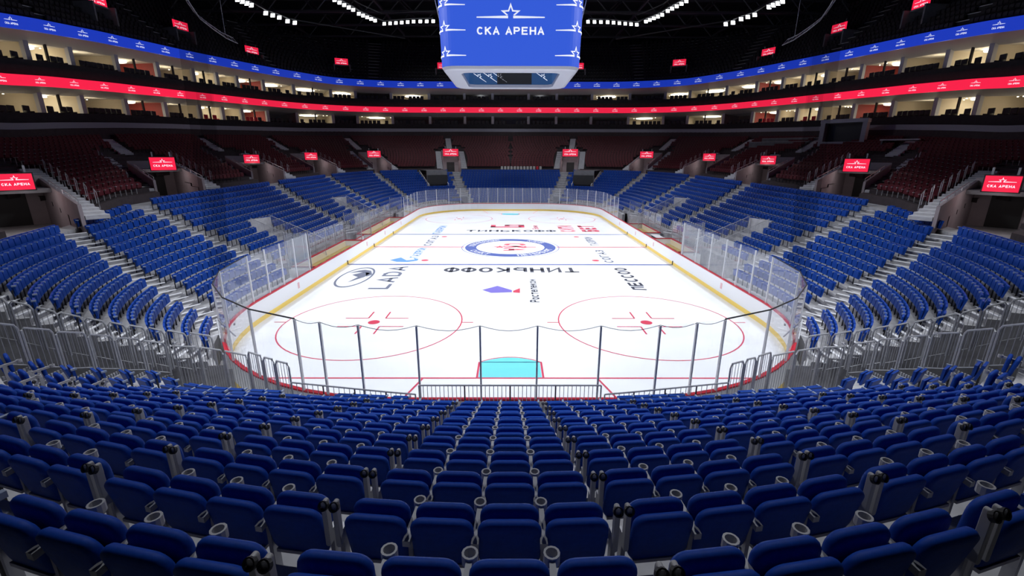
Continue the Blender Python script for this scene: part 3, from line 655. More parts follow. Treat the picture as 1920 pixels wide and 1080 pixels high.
for sx, sname in ((-1, 'left'), (1, 'right')):
    for c0, z0, c1, z1, lname in lev:
        for i, d in enumerate(COLS):
            mb = wall_col(c0, z0, c1, z1, d, 1.9, 2.35, .55, '', '', sx)
            tag(mb.build('suite_column', 'column'), 'grey square column of the %s suite level, %s from the far end on the %s' % (lname, ORD[len(COLS)-1-i].replace('front', 'first'), sname), 'column', 'suite columns')
            mb = wall_col(c0, z0, c1, z1, d, 2.4, 8.9, .12, '', '', sx)
            tag(mb.build('wall_partition', 'room_red' if (i in (5, 9)) else 'room_wall'), kind='structure')
        for d in mullion: tag(wall_col(c0, z0, c1, z1, d, 2.1, 2.3, .22, '', '', sx).build('trim_post', 'black_rubber'), kind='structure')
        # glazing behind the balconies
        mb = MB(); A = []; B = []
        for d in np.linspace(10, RL-.01, 100):
            p = ring(d, 2.4, sx); A.append((p[0], p[1], p[c0]+z0)); B.append((p[0], p[1], p[c1]+z1))
        mb.strip(A, B); tag(mb.build('window_%d' % ({('left', 'lower'): 1, ('left', 'upper'): 2, ('right', 'lower'): 3, ('right', 'upper'): 4}[(sname, lname)]), 'suite_glass'), kind='structure')
        # rooms: ceiling ring lamps, downlights and the light they give
        bays = list(zip(COLS, COLS[1:]+[RL]))
        for i, (a, b) in enumerate(bays):
            dark = a > 88 or (lname == 'lower' and a in (61.3, 73.1, 84.2)) or (lname == 'upper' and a in (77.5,))
            m = (a+b)/2; p = ring(m, 5.8, sx); zc = p[c1]+(-1.2 if lname == 'lower' else -1.55)
            if dark: continue
            L = bpy.data.lights.new('suite_room_light', 'POINT'); L.energy = 110; L.color = (1, .86, .62); L.shadow_soft_size = .4
            lo = bpy.data.objects.new('suite_room_light', L); COL.objects.link(lo); p2_ = ring(m, 4.0, sx); lo.location = (p2_[0], p2_[1], zc-1.0)
            rng = random.Random(i*7+(3 if sx > 0 else 0)+(11 if lname == 'upper' else 0))
            if i % 2 == 0 or a > 60:
                t = empty('ceiling_ring_light', (p[0], p[1], zc), p[5], 'oval white ceiling lamp of the %s %s suites, bay %s from far end' % (sname, lname, ORD[len(bays)-1-i].replace('front', 'first')), 'lamp', 'suite ceiling lamps')
                mb = MB(); n = 28; vs = []
                for k in range(n):
                    c_, s_ = math.cos(2*PI*k/n), math.sin(2*PI*k/n); vs += [(1.7*c_, 1.5*s_, 0), (.6*c_, .5*s_, 0), (1.7*c_, 1.5*s_, -.08), (.6*c_, .5*s_, -.08)]
                for k in range(n): e = 4*k; g = 4*((k+1) % n); mb.add([], []); mb.f += [(e+2, g+2, g+3, e+3), (e, e+2, e+3, e+1), (e, g, g+2, e+2), (e+1, e+3, g+3, g+1)]; mb.mi += [0]*4
                mb.v = vs; mb.build('lamp_ring', 'lamp_small', t); mb = MB(); mb.tube([(0, 0, .2), (0, 0, -.04)], .3, 10); mb.build('canopy', 'room_ceiling', t)
            for k in range(4):
                q = ring(m+rng.uniform(-.4, .4)*(b-a), rng.uniform(3.2, 8.2), sx); mb = MB(); mb.tube([(0, 0, .03), (0, 0, -.03)], .075, 8)
                o_ = mb.build('downlight', 'lamp_small', None, loc=(q[0], q[1], zc)); tag(o_, 'small round downlight in the ceiling of the %s %s suites' % (sname, lname), 'downlight', 'suite downlights %s %s' % (sname, lname))
# suite balcony armchairs, dark padded
def chair_mesh():
    mb = MB(); mb.add(*rbox(.68, .16, .78, .05, 2, (0, -.28, .84))); mb.add(*rbox(.60, .55, .16, .05, 2, (0, 0, .45))); mb.add(*rbox(.10, .5, .28, .04, 1, (-.33, -.02, .55))); mb.add(*rbox(.10, .5, .28, .04, 1, (.33, -.02, .55))); mb.box((0, 0, .18), (.12, .12, .36)); mb.box((0, 0, .02), (.4, .4, .04))
    return mb
chair_me = None; nch = 0
redset = {36.8, 77.5}
for sx, sname in ((-1, 'left'), (1, 'right')):
    for lname, c0, z0, offs in (('lower', 2, -.1, (.75, )), ('upper', 3, .5, (1.3, ))):
        for bi, (a, b) in enumerate(zip(COLS[1:], COLS[2:]+[RL])):
            n = int((b-a-1.2)/.78)
            for k in range(n):
                if (k+bi*2) % 8 == 3: continue
                p = ring(a+.8+k*.78, offs[0]+.9 if lname == 'lower' else offs[0], sx); m = 'red_cap' if (lname == 'lower' and a in (48.7, 56.5) and k < 3) else 'dark_fabric'
                if chair_me is None or m != 'dark_fabric':
                    o_ = chair_mesh().build('suite_armchair', m, None, True)
                    if m == 'dark_fabric': chair_me = o_.data
                else: o_ = bpy.data.objects.new('suite_armchair', chair_me); COL.objects.link(o_)
                dz = .0 if lname == 'lower' else .0
                o_.location = (p[0], p[1], p[c0]+z0+(1.2 if lname == 'lower' else 1.1)); o_.rotation_euler = (0, 0, p[5]+PI)
                tag(o_, '%s armchair on the %s %s suite balcony, %s bay, chair %s along' % ('red' if m == 'red_cap' else 'black', sname, lname, ORD[len(COLS)-2-bi].replace('front', 'first'), ORD[k].replace('front', 'first')), 'armchair', 'suite balcony armchairs'); nch += 1
# raised plinth the chairs stand on
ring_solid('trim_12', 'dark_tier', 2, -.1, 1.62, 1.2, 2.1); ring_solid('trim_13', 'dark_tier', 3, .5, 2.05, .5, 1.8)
# ------------------------------------------------------------------ red upper part of the lower bowl
KN_S = [(-1, .2), (0, 1.25), (1, 2.14), (2, 4.36), (3, 5.10), (4, 6.14), (5, 7.31), (6, 9.01), (7, 10)]
KN_D = [(-1, 0), (0, 4.5), (1, 14.3), (2, 30.0), (3, 45.2), (4, 58.5), (5, 74.8), (6, 95.8), (7, RL)]
def smooth_interp(x, K):
    xs = [k[0] for k in K]; ysv = [k[1] for k in K]; i = max(0, min(len(K)-2, int(math.floor(x-xs[0])))); t = x-xs[i]
    m = [(ysv[min(j+1, len(K)-1)]-ysv[max(j-1, 0)])/(min(j+1, len(K)-1)-max(j-1, 0)) for j in range(len(K))]
    h, q = t**3, t*t; return (2*h-3*q+1)*ysv[i]+(h-2*q+t)*m[i]+(-2*h+3*q)*ysv[i+1]+(h-q)*m[i+1]
TR = 16
_tc = {}
def tier(s, t, sx=-1):
    if s not in _tc:
        ss = smooth_interp(s, KN_S); b = side_pt(ss, 16.1); d = smooth_interp(s, KN_D); q = ring(d, -.3, -1); _tc[s] = (b[0], b[1], side_z(ss, 15)+.55, q[0], q[1], q[2]-1.25)
    b = _tc[s]; zz = b[2]+(b[5]-b[2])*(t*.93+.07*t*t)
    return (-sx*(b[0]+(b[3]-b[0])*t), b[1]+(b[4]-b[1])*t, zz)
PW = 1.55      # half width of a portal
def portal_frame(i, sx):
    a = Vector(tier(i, 0, sx)); b = Vector(tier(i, .55, sx)); u = Vector((b.x-a.x, b.y-a.y)); L = u.length; u.normalize(); return a, b, u, L
PF = {(i, sx): portal_frame(i, sx) for i in range(1, 7) for sx in (-1, 1)}
PDF = {1: .50, 2: .52, 3: .55, 4: .60, 5: .66, 6: .78}      # how much of the aisle length the sunk passage takes
SCR = {1: (.25, 1.30), 2: (.26, 1.32), 3: (.31, 1.20), 4: (.35, 1.20), 5: (.36, 1.47), 6: (.50, 1.36)}
def portal_dist(x, y, sx):
    best = (99, 0, 0)
    for i in range(1, 7):
        a, b, u, L = PF[(i, sx)]; dx, dy = x-a.x, y-a.y; al = dx*u.x+dy*u.y; la = dx*u.y-dy*u.x
        if abs(la) < abs(best[0]): best = (la, al/L, i)
    return best
SG = np.concatenate([np.arange(-.9, 7, .02), [7]])
for sx in (-1, 1):
    mb = MB()
    for r in range(TR):
        t0, t1 = r/TR, (r+1)/TR
        A = [tier(s, t0, sx) for s in SG]; B = [tier(s, t1, sx) for s in SG]; zp = [tier(s, (r-1)/TR, sx)[2] if r else A[i][2]-1.1 for i, s in enumerate(SG)]
        for i in range(len(SG)-1):
            j = i+1; cx, cy = (A[i][0]+B[j][0])/2, (A[i][1]+B[j][1])/2; la, al, _i = portal_dist(cx, cy, sx)
            if abs(la) < PW+.05 and al < PDF[_i]: continue
            mb.add([(A[i][0], A[i][1], A[i][2]), (A[j][0], A[j][1], A[j][2]), (B[j][0], B[j][1], A[j][2]), (B[i][0], B[i][1], A[i][2])], [(3, 2, 1, 0) if sx < 0 else (0, 1, 2, 3)])
            mb.add([(A[i][0], A[i][1], zp[i]), (A[j][0], A[j][1], zp[j]), (A[j][0], A[j][1], A[j][2]), (A[i][0], A[i][1], A[i][2])], [(3, 2, 1, 0) if sx < 0 else (0, 1, 2, 3)])
    # wall up to the suites
    A = [tier(s, 1, sx) for s in SG]; C = [(ring(smooth_interp(s, KN_D), -.1, sx)) for s in SG]
    mb.strip([(a[0], a[1], a[2]-.4) for a in A], [(c[0], c[1], c[2]) for c in C])
    tag(mb.build('trim_%d' % (14 if sx < 0 else 15), 'red_tier'), kind='structure')
rseats = []
for sx in (-1, 1):
    for r in range(TR):
        t = (r+.62)/TR; P = np.array([tier(s, t, sx) for s in SG]); D = np.concatenate([[0], np.cumsum(np.hypot(*np.diff(P[:, :2], axis=0).T))]); n = int(D[-1]/.54)
        for i in range(n):
            d = .27+i*.54; x, y = np.interp(d, D, P[:, 0]), np.interp(d, D, P[:, 1]); la, al, pi_ = portal_dist(x, y, sx); w_ = 99
            if abs(la) < PW+1.35 and al < 1.06: continue
            if abs(la) < 2.2 and 1.0 <= al < 1.22: continue
            if abs(la) < .8: continue
            x2, y2 = np.interp(d+.1, D, P[:, 0])-x, np.interp(d+.1, D, P[:, 1])-y; nx, ny = (y2, -x2) if sx < 0 else (-y2, x2)
            sv = float(np.interp(d, D, SG)); zz = tier(float(sv), r/TR, sx)[2] if False else float(np.interp(d, D, [tier(s, r/TR, sx)[2] for s in SG])) if i == -1 else None
            rseats.append([x, y, 0, math.atan2(ny, nx), sv, r, sx])
for s in rseats:
    i = min(int((s[4]+.9)/.02), len(SG)-2); s[2] = tier(SG[i], s[5]/TR, s[6])[2]
rseats.sort(key=score)
# 300 nearest in view are things of their own, seat back + folded pad + arm in one low mesh each
pr = empty('upper_red_seat'); b_ = MB(); b_.add(*rbox(.47, .08, .50, .03, 1, (0, .035, .60))); b_.build('backrest', 'red_fabric', pr)
b_ = MB(); b_.add(*rbox(.44, .07, .38, .03, 1, (0, .15, .60))); b_.build('seat_pad', 'red_fabric', pr); b_ = MB(); b_.box((.26, .12, .70), (.05, .3, .05)); b_.box((.26, .06, .34), (.03, .05, .68)); b_.build('armrest', 'grey_plastic', pr)
first = True; cnt = {}
for s in rseats[:300]:
    o = pr if first else copy_tree(pr); first = False; o.location = (s[0], s[1], s[2]); o.rotation_euler = (0, 0, s[3]-PI/2)
    key = (s[6], int(s[4]), s[5]); cnt[key] = cnt.get(key, 0)+1
    side = 'left' if s[6] < 0 else 'right'; j = int(math.floor(s[4]))
    blk = 'nearest' if j <= 0 else ORD[j]
    tag(o, 'dark red seat, %s %s red block, %s row up, seat %s' % (side, blk, ORD[s[5]].replace('front', 'first'), ORD[(cnt[key]-1)] if cnt[key] < 25 else 'beyond the twenty-fourth'), 'seat', 'dark red seats of the upper blocks')
mb = MB()
for s in rseats[300:]: stuff_seat(mb, *s[:4], w=.47)
tag(mb.build('distant_red_seats', ['red_fabric', 'concrete_dark', 'dark_fabric']), 'thousands of dark red folded seats filling the blocks under the suites', 'seats', kind='stuff')
print('red seats', len(rseats), 'chairs', nch)
# ------------------------------------------------------------------ portals, stairs, screens
def led_screen(name, loc, rz, w_, h_, label, tiltx=0, group='red LED screens', brackets=True):
    t = empty(name, loc, rz, label, 'screen', group)
    mb = MB(); mb.box((0, 0, 0), (w_+.12, .14, h_+.12)); mb.build('casing', 'black_rubber', t)
    mb = MB(); mb.box((0, -.075, 0), (w_, .02, h_)); p = mb.build('display', 'led_red', t)
    mb = MB(); k = w_/8.6; mb.add([(x*k, -.09, (y-.1)*k*1.15) for x, y in LOGO[0]], LOGO[1]); mb.build('logo', 'led_white', p)
    if brackets: mb = MB(); [mb.box((s_*w_*.35, .08, h_*.5+.2), (.10, .10, .5)) for s_ in (-1, 1)]; mb.build('bracket', 'grey_metal', t)
    return t
def stairs(name, a, b, z_of, width, n, label, cat='stairs', group=None, nosing='nosing', lat=Vector((0, 0))):
    # a flight climbing from plan point a to plan point b; z_of(t) gives the height
    t0 = empty(name, (a.x, a.y, z_of(0)), 0, label, cat, group); st = MB(); no = MB(); u = (b-a); L = u.length; u.normalize(); rz = math.atan2(u.y, u.x)
    for k in range(n):
        c = a+u*L*(k+.5)/n; z = z_of((k+.5)/n); zl = z_of(0)
        h = max(.12, min(.6, z-z_of(max(0, (k-1)/n))+.15))
        st.box((c.x-a.x, c.y-a.y, z-h/2-zl), (L/n+.01, width, h), rz)
        e = a+u*(L*k/n+.04); no.box((e.x-a.x, e.y-a.y, z-zl+.012), (.10, width*.96, .03), rz)
    st.build('steps', 'concrete_light' if nosing == 'nosing' else 'concrete', t0); no.build('nosings', nosing, t0); return t0
pn = {1: 'nearest', 2: 'second', 3: 'third', 4: 'fourth', 5: 'fifth', 6: 'sixth'}
for (i, sx), (a, b, u, L) in PF.items():
    sname = 'left' if sx < 0 else 'right'; w_ = Vector((u.y, -u.x)); zf = a.z-1.0; rz = math.atan2(u.y, u.x); A2 = Vector((a.x, a.y))
    LA = L; L = L*PDF[i]; zt = lambda al: tier(i, max(0, min(1, al*PDF[i]*.55)), sx)[2]; za = lambda al: tier(i, max(0, min(1, al*.55)), sx)[2]
    root = empty('vomitory', (a.x, a.y, zf), 0, 'concrete entry portal in the %s red seats, %s counted from the camera' % (sname, pn[i]), 'entrance', 'vomitories of the lower bowl')
    for s_ in (-1, 1):
        mb = MB(); pts = []
        for al in np.linspace(0, 1, 12):
            p = A2+u*L*al+w_*s_*PW; pts.append((p.x-a.x, p.y-a.y, zt(al)+.75-zf))
        off = w_*s_*.16
        for th in (0, 1):
            pass
        n = len(pts); V = [(x, y, 0) for x, y, z in pts]+list(pts)+[(x+off.x, y+off.y, z) for x, y, z in pts]+[(x+off.x, y+off.y, 0) for x, y, z in pts]; F = []
        for k in range(n-1): F += [(k, k+1, n+k+1, n+k), (n+k, n+k+1, 2*n+k+1, 2*n+k), (2*n+k, 2*n+k+1, 3*n+k+1, 3*n+k)]
        F += [(0, n, 2*n, 3*n), (n-1, 2*n-1, 3*n-1, 4*n-1)]
        mb.add(V, F); mb.build('side_wall', 'portal_wall', root)
        mb = MB(); rail = [(x+off.x*.5, y+off.y*.5, z+.25) for x, y, z in pts[:9]]; mb.tube(rail, .025, 5)
        for k in range(0, 9, 2): mb.tube([rail[k], (rail[k][0], rail[k][1], rail[k][2]-.25)], .02, 5)
        mb.build('handrail', 'grey_metal', root)
        # outer flight beside the wall
        fa = A2+w_*s_*(PW+.72); stairs('aisle_stairs', fa, fa+u*LA*1.0, lambda t: za(t)+.06, 1.05, 18, 'stairs with white nosings on the %s of the %s %s portal' % ('near side' if s_*sx > 0 else 'far side', pn[i], sname), group='stairs beside the portals')
        # hoop rails at the row ends
        if i < 5:
            hr = empty('hoop_rails', (fa.x, fa.y, zt(0)), 0, 'row of steel hoop handrails %s of the %s %s portal' % ('near side' if s_*sx > 0 else 'far side', pn[i], sname), 'handrail', 'hoop handrails')
            for k in range(1, 8):
                c = A2+w_*s_*(PW+1.3)+u*LA*k/8.5; z = za(k/8.5)-za(0); mb = MB(); e = u*.45
                mb.tube([(c.x-fa.x, c.y-fa.y, z), (c.x-fa.x, c.y-fa.y, z+.95), (c.x-fa.x+e.x, c.y-fa.y+e.y, z+1.15), (c.x-fa.x+e.x, c.y-fa.y+e.y, z+.3)], .022, 5); mb.build('hoop', 'grey_metal', hr)
    mb = MB(); c = A2+u*L*.5; mb.box((c.x-a.x, c.y-a.y, -.05), (L, 2*PW, .1), rz); mb.build('passage_floor', 'concrete', root)
    c = A2+u*(L+.1); zb = zt(1); mb = MB(); mb.box((c.x-a.x, c.y-a.y, (zb+.9-zf)/2), (.2, 2*PW+.3, zb+.9-zf), rz); bw = mb.build('back_wall', 'portal_wall', root)
    mb = MB(); c = A2+u*(L-.02); mb.box((c.x-a.x, c.y-a.y, 1.05), (.06, 1.5, 2.1), rz); mb.build('doorway', 'black_rubber', bw)
    mb = MB(); c = A2+u*L*.82; mb.box((c.x-a.x, c.y-a.y, zt(.82)-zf+.35), (L*.36, 2*PW, .25), rz); mb.build('lintel_slab', 'concrete_dark', root)
    L_ = bpy.data.lights.new('passage_fill', 'POINT'); L_.energy = 45; L_.color = (1, .86, .84); L_.shadow_soft_size = .25; lo = bpy.data.objects.new('passage_fill', L_); COL.objects.link(lo); c = A2+u*L*.5; lo.location = (c.x, c.y, zf+2.3)  # fill light added to brighten the passage walls, no fixture modelled
    # screen over the passage mouth
    al, dz_ = SCR[i]; c = A2+u*LA*al; sw = {1: 1.45, 2: 1.75, 3: 1.55, 4: 1.7, 5: 2.4, 6: 2.9}[i]; ry = rz-PI/2
    if i < 5: ry = math.atan2(c.y+34, c.x)-PI/2 if sx < 0 else math.atan2(c.y+34, c.x)-PI/2
    led_screen('led_screen', (c.x, c.y, za(al)+dz_), ry, sw, sw*(.60 if i < 5 else .46), 'red star-logo screen over the %s %s portal of the red seats' % (pn[i], sname), group='portal screens')
    # upper flight
    ua = Vector(tier(i, .62, sx)[:2]); ub = Vector(tier(i, .98, sx)[:2]); stairs('aisle_stairs', ua, ub, lambda t: tier(i, .62+.36*t, sx)[2]+.06, 1.1, 12, 'upper flight above the %s %s portal' % (pn[i], sname), group='upper flights of the red blocks')
# ------------------------------------------------------------------ blue stand aisles
def side_flight(s, sx, r0, r1, w_, lab):
    a = side3(s, r0-.9, sx); t0 = empty('aisle_stairs', (a[0], a[1], side_z(s, r0)-.05), 0, lab, 'stairs', 'stairs of the blue stands'); st = MB(); no = MB()
    for r in range(r0, r1+1):
        p = side3(s, r-.88, sx); q = side3(s, r+.12, sx); u = Vector((q[0]-p[0], q[1]-p[1])); L = u.length; u.normalize(); rz = math.atan2(u.y, u.x)
        z = side_z(s, r)-a[2]*0-(side_z(s, r0)-.05); zn = side_z(s, r+1)-(side_z(s, r0)-.05)
        c = Vector((q[0], q[1]))-u*L*.22; st.box((c.x-a[0], c.y-a[1], (z+(z+zn)/2)/2), (L*.44, w_, (zn-z)/2+.01), rz)
        for f, zz in ((.56, (z+zn)/2), (0, z)):
            e = Vector((p[0], p[1]))+u*(L*f+.05); no.box((e.x-a[0], e.y-a[1], zz+.012), (.11, w_*.95, .026), rz)
    st.build('steps', 'step_concrete', t0); no.build('nosings', 'nosing', t0)
names = {2.33: ('corner', 1.4), .5: ('fence-side corner', 1.2), 4: ('first side', 1.1), 5: ('second side', 1.1), 6: ('third side', 1.1), 7: ('far corner', 1.1), 9.05: ('far end', 1.1)}
for sx, sn in ((-1, 'left'), (1, 'right')):
    for s, (nm, w_) in names.items():
        side_flight(s, sx, RMIN(s) if s > 1 else 2, NR, w_, 'pale stairs with white nosings, %s aisle of the %s blue stand' % (nm, sn))
for sgn, sn in ((-1, 'left'), (1, 'right')):
    t0 = empty('aisle_stairs', (sgn*10.9, near_y(-1, 10.9)+.9, near_z(-1)-.05), 0, 'pale stairs beside the %s picket fence of the near stand' % sn, 'stairs', 'stairs of the near stand'); st = MB(); O = t0.location
    for k in range(-1, 8):
        x = sgn*(11.0+.06*k); y = near_y(k+.12, x)+.22; z = near_z(k); st.box((x-O.x, y-O.y, z+.1-O.z), (.66, .44, .2), sgn*.35)
    st.build('steps', 'concrete_light', t0)
# ------------------------------------------------------------------ fences and rails
def fence(name, pts, h, label, cat='fence', group='picket fences', sp=.115, post=.03, solid=False, parent=None, straight=False):
    # pts: (x, y, z base); one panel per pair
    P = [Vector(p) for p in pts]; O = P[0].copy(); t = empty(name, O, 0, label, cat, group) if parent is None else parent
    for a, b in zip(P, P[1:]):
        a = a-O; b = b-O; L = (Vector((b.x, b.y))-Vector((a.x, a.y))).length; H = Vector((0, 0, h)); lo = Vector((0, 0, .1)); d = b-a; e = d.normalized()*.04
        fr = MB(); fr.tube([a, a+H], post, 6) if straight else None; fr.tube([a+H, b+H], post*1.1, 6) if straight else None; fr.tube([b, b+H], post, 6) if straight else fr.tube([a+e+lo*0, a+e+H*.93, a+e*2.5+H, b-e*2.5+H, b-e+H*.93, b-e], post, 6); fr.tube([a+e+lo, b-e+lo], .015, 4); fr.build('panel_frame', 'galvanised', t)
        pk = MB(); n = max(2, int(L/sp))
        for k in range(1, n): q = a+d*k/n; pk.tube([q+lo, q+H], .0095, 4, caps=False)
        pk.build('bars', 'galvanised', t)
    return t
for sgn, sn in ((-1, 'left'), (1, 'right')):
    # tall stepped fence at the edge of the near stand
    F = [(-1, 11.75, -27.45), (0, 12.1, -28.0), (1, 12.25, -28.75), (2, 12.35, -29.45), (3, 12.4, -30.25), (4, 12.5, -30.95), (5, 12.6, -31.6), (6, 12.75, -32.3), (7, 12.9, -33.1)]
    for (k, x, y), (k2, x2, y2) in zip(F, F[1:]):
        z = near_z(k)
        fence('picket_fence', [(sgn*x, y, z+.05), (sgn*x2, y2, z+.4)], 1.2, 'stepped picket panel on the %s edge of the near stand, %s from the ice' % (sn, ORD[k+1].replace('front', 'first')), group='near stand edge fence')
    # grey steel cladding under it
    mb = MB(); 
    for (k, x, y), (k2, x2, y2) in zip(F, F[1:]):
        n = 9
        for j in range(n):
            xa, ya = x+(x2-x)*(j+.5)/n, y+(y2-y)*(j+.5)/n; mb.box((sgn*(xa+.06), ya, near_z(k)/2+.05), (.03, .05, near_z(k)+.1))
        mb.box((sgn*(x+x2)/2, (y+y2)/2, near_z(k)/2), (.04, math.hypot(x2-x, y2-y)+.02, near_z(k)), -sgn*math.atan2(x2-x, -(y2-y))*-1*0+sgn*math.atan2(x2-x, -(y2-y)))
    tag(mb.build('tunnel_cladding', 'galvanised'), 'grey ribbed steel cladding closing the %s flank of the near stand' % sn, 'cladding')
    # low gates from the stand foot along the boards
    G = [(-11.75, -27.4), (-11.15, -25.9), (-9.7, -27.2), (-8.6, -28.15), (-7.7, -28.8), (-6.95, -29.2), (-6.3, -29.55)]
    G = [(-11.6, -27.35), (-10.6, -27.55), (-9.5, -27.95), (-8.4, -28.45), (-7.7, -28.85), (-7.2, -29.1), (-6.6, -29.4)]
    fence('gate_fence', [(sgn*-G[q][0], G[q][1], .05+.05*q) for q in range(4)], 1.85, 'grey picket fence behind the %s near corner boards' % sn, group='corner gate fences')
    for q in range(3, 6): fence('picket_gate', [(sgn*-G[q][0], G[q][1], .2), (sgn*-G[q+1][0], G[q+1][1], .22)], 2.0, 'grey picket gate panel behind the %s near boards, %s' % (sn, ('corner one', 'middle one', 'innermost one')[q-3]), group='corner gate panels')
    fence('side_guard_rail', [(sgn*6.3, -30.0, .93), (sgn*5.4, -30.0, .83), (sgn*4.5, -30.0, .73), (sgn*3.6, -30.0, .63), (sgn*2.75, -30.0, .55)], 1.0, 'low picket rail on the %s of the middle rail behind the near glass' % sn, group='front guard rails', sp=.13, post=.022, straight=True)
    # fence along the tunnel side of the corner block
    E = [(r, side3(0, r, sgn)) for r in range(1, 13)]
    FF = [(1, -10.6, -26.75), (2, -11.3, -27.0), (3, -11.9, -27.2), (4, -12.35, -27.4), (5, -12.7, -27.7), (6, -13.1, -27.95), (7, -13.6, -28.15), (8, -14.15, -28.35), (9, -14.7, -28.5), (10, -15.25, -28.65), (11, -15.8, -28.85), (12, -16.4, -29.1)]
    for (r, x, y), (r2, x2, y2) in zip(FF, FF[1:]):
        z = side_z(0, r); fence('picket_fence', [(sgn*-x, y, z-.35), (sgn*-x2, y2, z-.1)], 1.45, 'picket panel along the %s tunnel side of the corner block, %s from the ice' % (sn, ORD[r-1].replace('front', 'first')), group='corner block fence')
        mb = MB(); 
    gp = side3(.9, -.6, sgn)
    mb = MB(); mb.tube([(0, 0, .1), (0, 0, 1.2), (sgn*.35, .5, 1.75), (sgn*.2, 1.15, .8)], .025, 6); g_ = empty('corner_gate', (gp[0]-sgn*.2, gp[1]-.7, .75), 0, 'tall angled steel gate with a clear panel at the foot of the %s corner stairs' % sn, 'gate'); mb.build('gate_frame', 'galvanised', g_)
    mb = MB(); mb.add([(0, 0, .2), (sgn*.35, .5, .4), (sgn*.35, .5, 1.7), (0, 0, 1.15)], [(0, 1, 2, 3), (3, 2, 1, 0)]); mb.build('gate_panel', 'rink_glass', g_)
    # access steps in the corner beside the boards
    c = (sgn*12.35, -23.6); mb = MB()
    for k in range(4): mb.box((sgn*(12.55+.26*k), -23.35, .09+.17*k/1), (.28, 1.5, .18+.0*k+.34*k*.0+.0), 0); mb.box((sgn*(12.55+.26*k), -23.35, (.17*(k+1))/2), (.26, 1.5, .17*(k+1)))
    # side tunnels through the blue stand
    for s, nm in ((4.365, 'nearer'), (5.5, 'farther')):
        tr = empty('side_tunnel', side3(s, -0.5, sgn), 0, '%s railed tunnel mouth in the %s blue side stand' % (nm, sn), 'tunnel', 'side stand tunnels'); O = Vector(tr.location)
        a0 = Vector(side3(s, 1.6, sgn)); a1 = Vector(side3(s, 7.3, sgn)); u = (Vector((a1.x, a1.y))-Vector((a0.x, a0.y))).normalized(); v = Vector((-u.y, u.x))
        for q in (-1, 1):
            A = a0+Vector((v.x, v.y, 0))*q*.85+Vector((0, 0, .0)); B = a1+Vector((v.x, v.y, 0))*q*.85
            n = 4; fr = MB(); pk = MB()
            for k in range(n):
                p0 = A+(B-A)*k/n-O; p1 = A+(B-A)*(k+1)/n-O; H = Vector((0, 0, 1.25))
                fr.tube([p0, p0+H, p1+H, p1], .028, 5)
                for j in range(1, 11): x_ = p0+(p1-p0)*j/11; pk.tube([x_, x_+H], .009, 3, caps=False)
            ra = fr.build('railing', 'galvanised', tr); pk.build('bars', 'galvanised', ra)
        mb = MB(); c = a1+Vector((u.x, u.y, 0))*.25-O; mb.box((c.x, c.y, c.z+.45), (.2, 1.9, 1.3), math.atan2(u.y, u.x)); mb.build('head_wall', 'concrete_light', tr)
# centre guard rail in front of the middle seats
t = fence('guard_rail', [(-2.6, -30.15, 1.02), (-1.3, -30.15, 1.02), (0, -30.15, 1.02), (1.3, -30.15, 1.02), (2.6, -30.15, 1.02)], .90, 'steel picket guard rail in the middle behind the near glass', group='front guard rails', sp=.11, post=.022, straight=True)
mb = MB()
mb.box((0, -30.35, .5), (5.4, .5, 1.0)); tag(mb.build('rail_plinth', 'concrete'), 'concrete plinth carrying the middle guard rail', 'plinth')
# ------------------------------------------------------------------ benches and penalty boxes
def box_area(y0, y1, sx, label, name, bench_m='wood'):
    xb = 14.5; t = empty(name, (sx*12.95, y0, 0), 0, label, 'bench', 'team boxes'); L = y1-y0
    mb = MB(); mb.box((sx*(xb-12.95), L/2, .55), (.10, L, 1.1)); bp = mb.build('back_panel', 'white_panel', t)
    mb = MB(); mb.box((sx*(xb-12.95), L/2, 1.13), (.16, L+.1, .07)); mb.build('cap', 'red_cap', bp)
    mb = MB(); mb.box((sx*(xb-12.95-.055), L/2, .6), (.02, L-.1, .85)); mb.build('padding', 'cream', bp)
    for q in (0, L): mb = MB(); mb.box((sx*.78, q, .55), (1.5, .1, 1.1)); e = mb.build('end_panel', 'white_panel', t); mb = MB(); mb.box((sx*.78, q, 1.13), (1.5, .14, .07)); mb.build('cap', 'red_cap', e)
    mb = MB(); mb.box((sx*.75, L/2, .12), (1.35, L-.1, .24)); mb.build('deck', 'cream', t)
    mb = MB(); mb.box((sx*1.15, L/2, .66), (.38, L-.4, .05)); be = mb.build('bench_board', bench_m, t)
    mb = MB()
    for k in range(int(L/1.6)+1): mb.box((sx*1.15, .3+k*(L-.6)/int(L/1.6), .44), (.3, .05, .4))
    mb.build('bench_legs', 'galvanised', t)
    mb = MB(); mb.box((sx*.2, L/2, .8), (.2, L-.3, .04)); mb.build('bottle_shelf', 'black_rubber', t)
    gz = MB(); n = int(L/1.9)
    for k in range(n+1):
        po = MB(); po.box((sx*(xb-12.95), L*k/n, 2.0), (.05, .07, 1.7)); po.build('glass_post', 'grey_metal', t)
    for k in range(n): gz.box((sx*(xb-12.95), L*(k+.5)/n, 2.0), (.015, L/n-.06, 1.65))
    gz.build('back_glass', 'rink_glass', t)
box_area(-12.6, -2.7, -1, 'nearer left team bench box with cream padding and a wooden bench', 'team_bench'); box_area(.4, 12.6, -1, 'farther left team bench box with cream padding and a wooden bench', 'team_bench')
box_area(-7.6, -1.6, 1, 'nearer right penalty box with red caps', 'penalty_box'); box_area(1.6, 7.6, 1, 'farther right penalty box with red caps', 'penalty_box')
t = empty('timekeeper_table', (13.9, 0, 0), 0, 'white timekeeper table with posts between the two right penalty boxes', 'table'); mb = MB(); mb.box((0, 0, .98), (.7, 2.8, .05)); mb.build('table_top', 'white_panel', t)
for y in (-1.3, 0, 1.3): mb = MB(); mb.box((0, y, .48), (.6, .05, .96)); mb.build('leg', 'grey_metal', t)
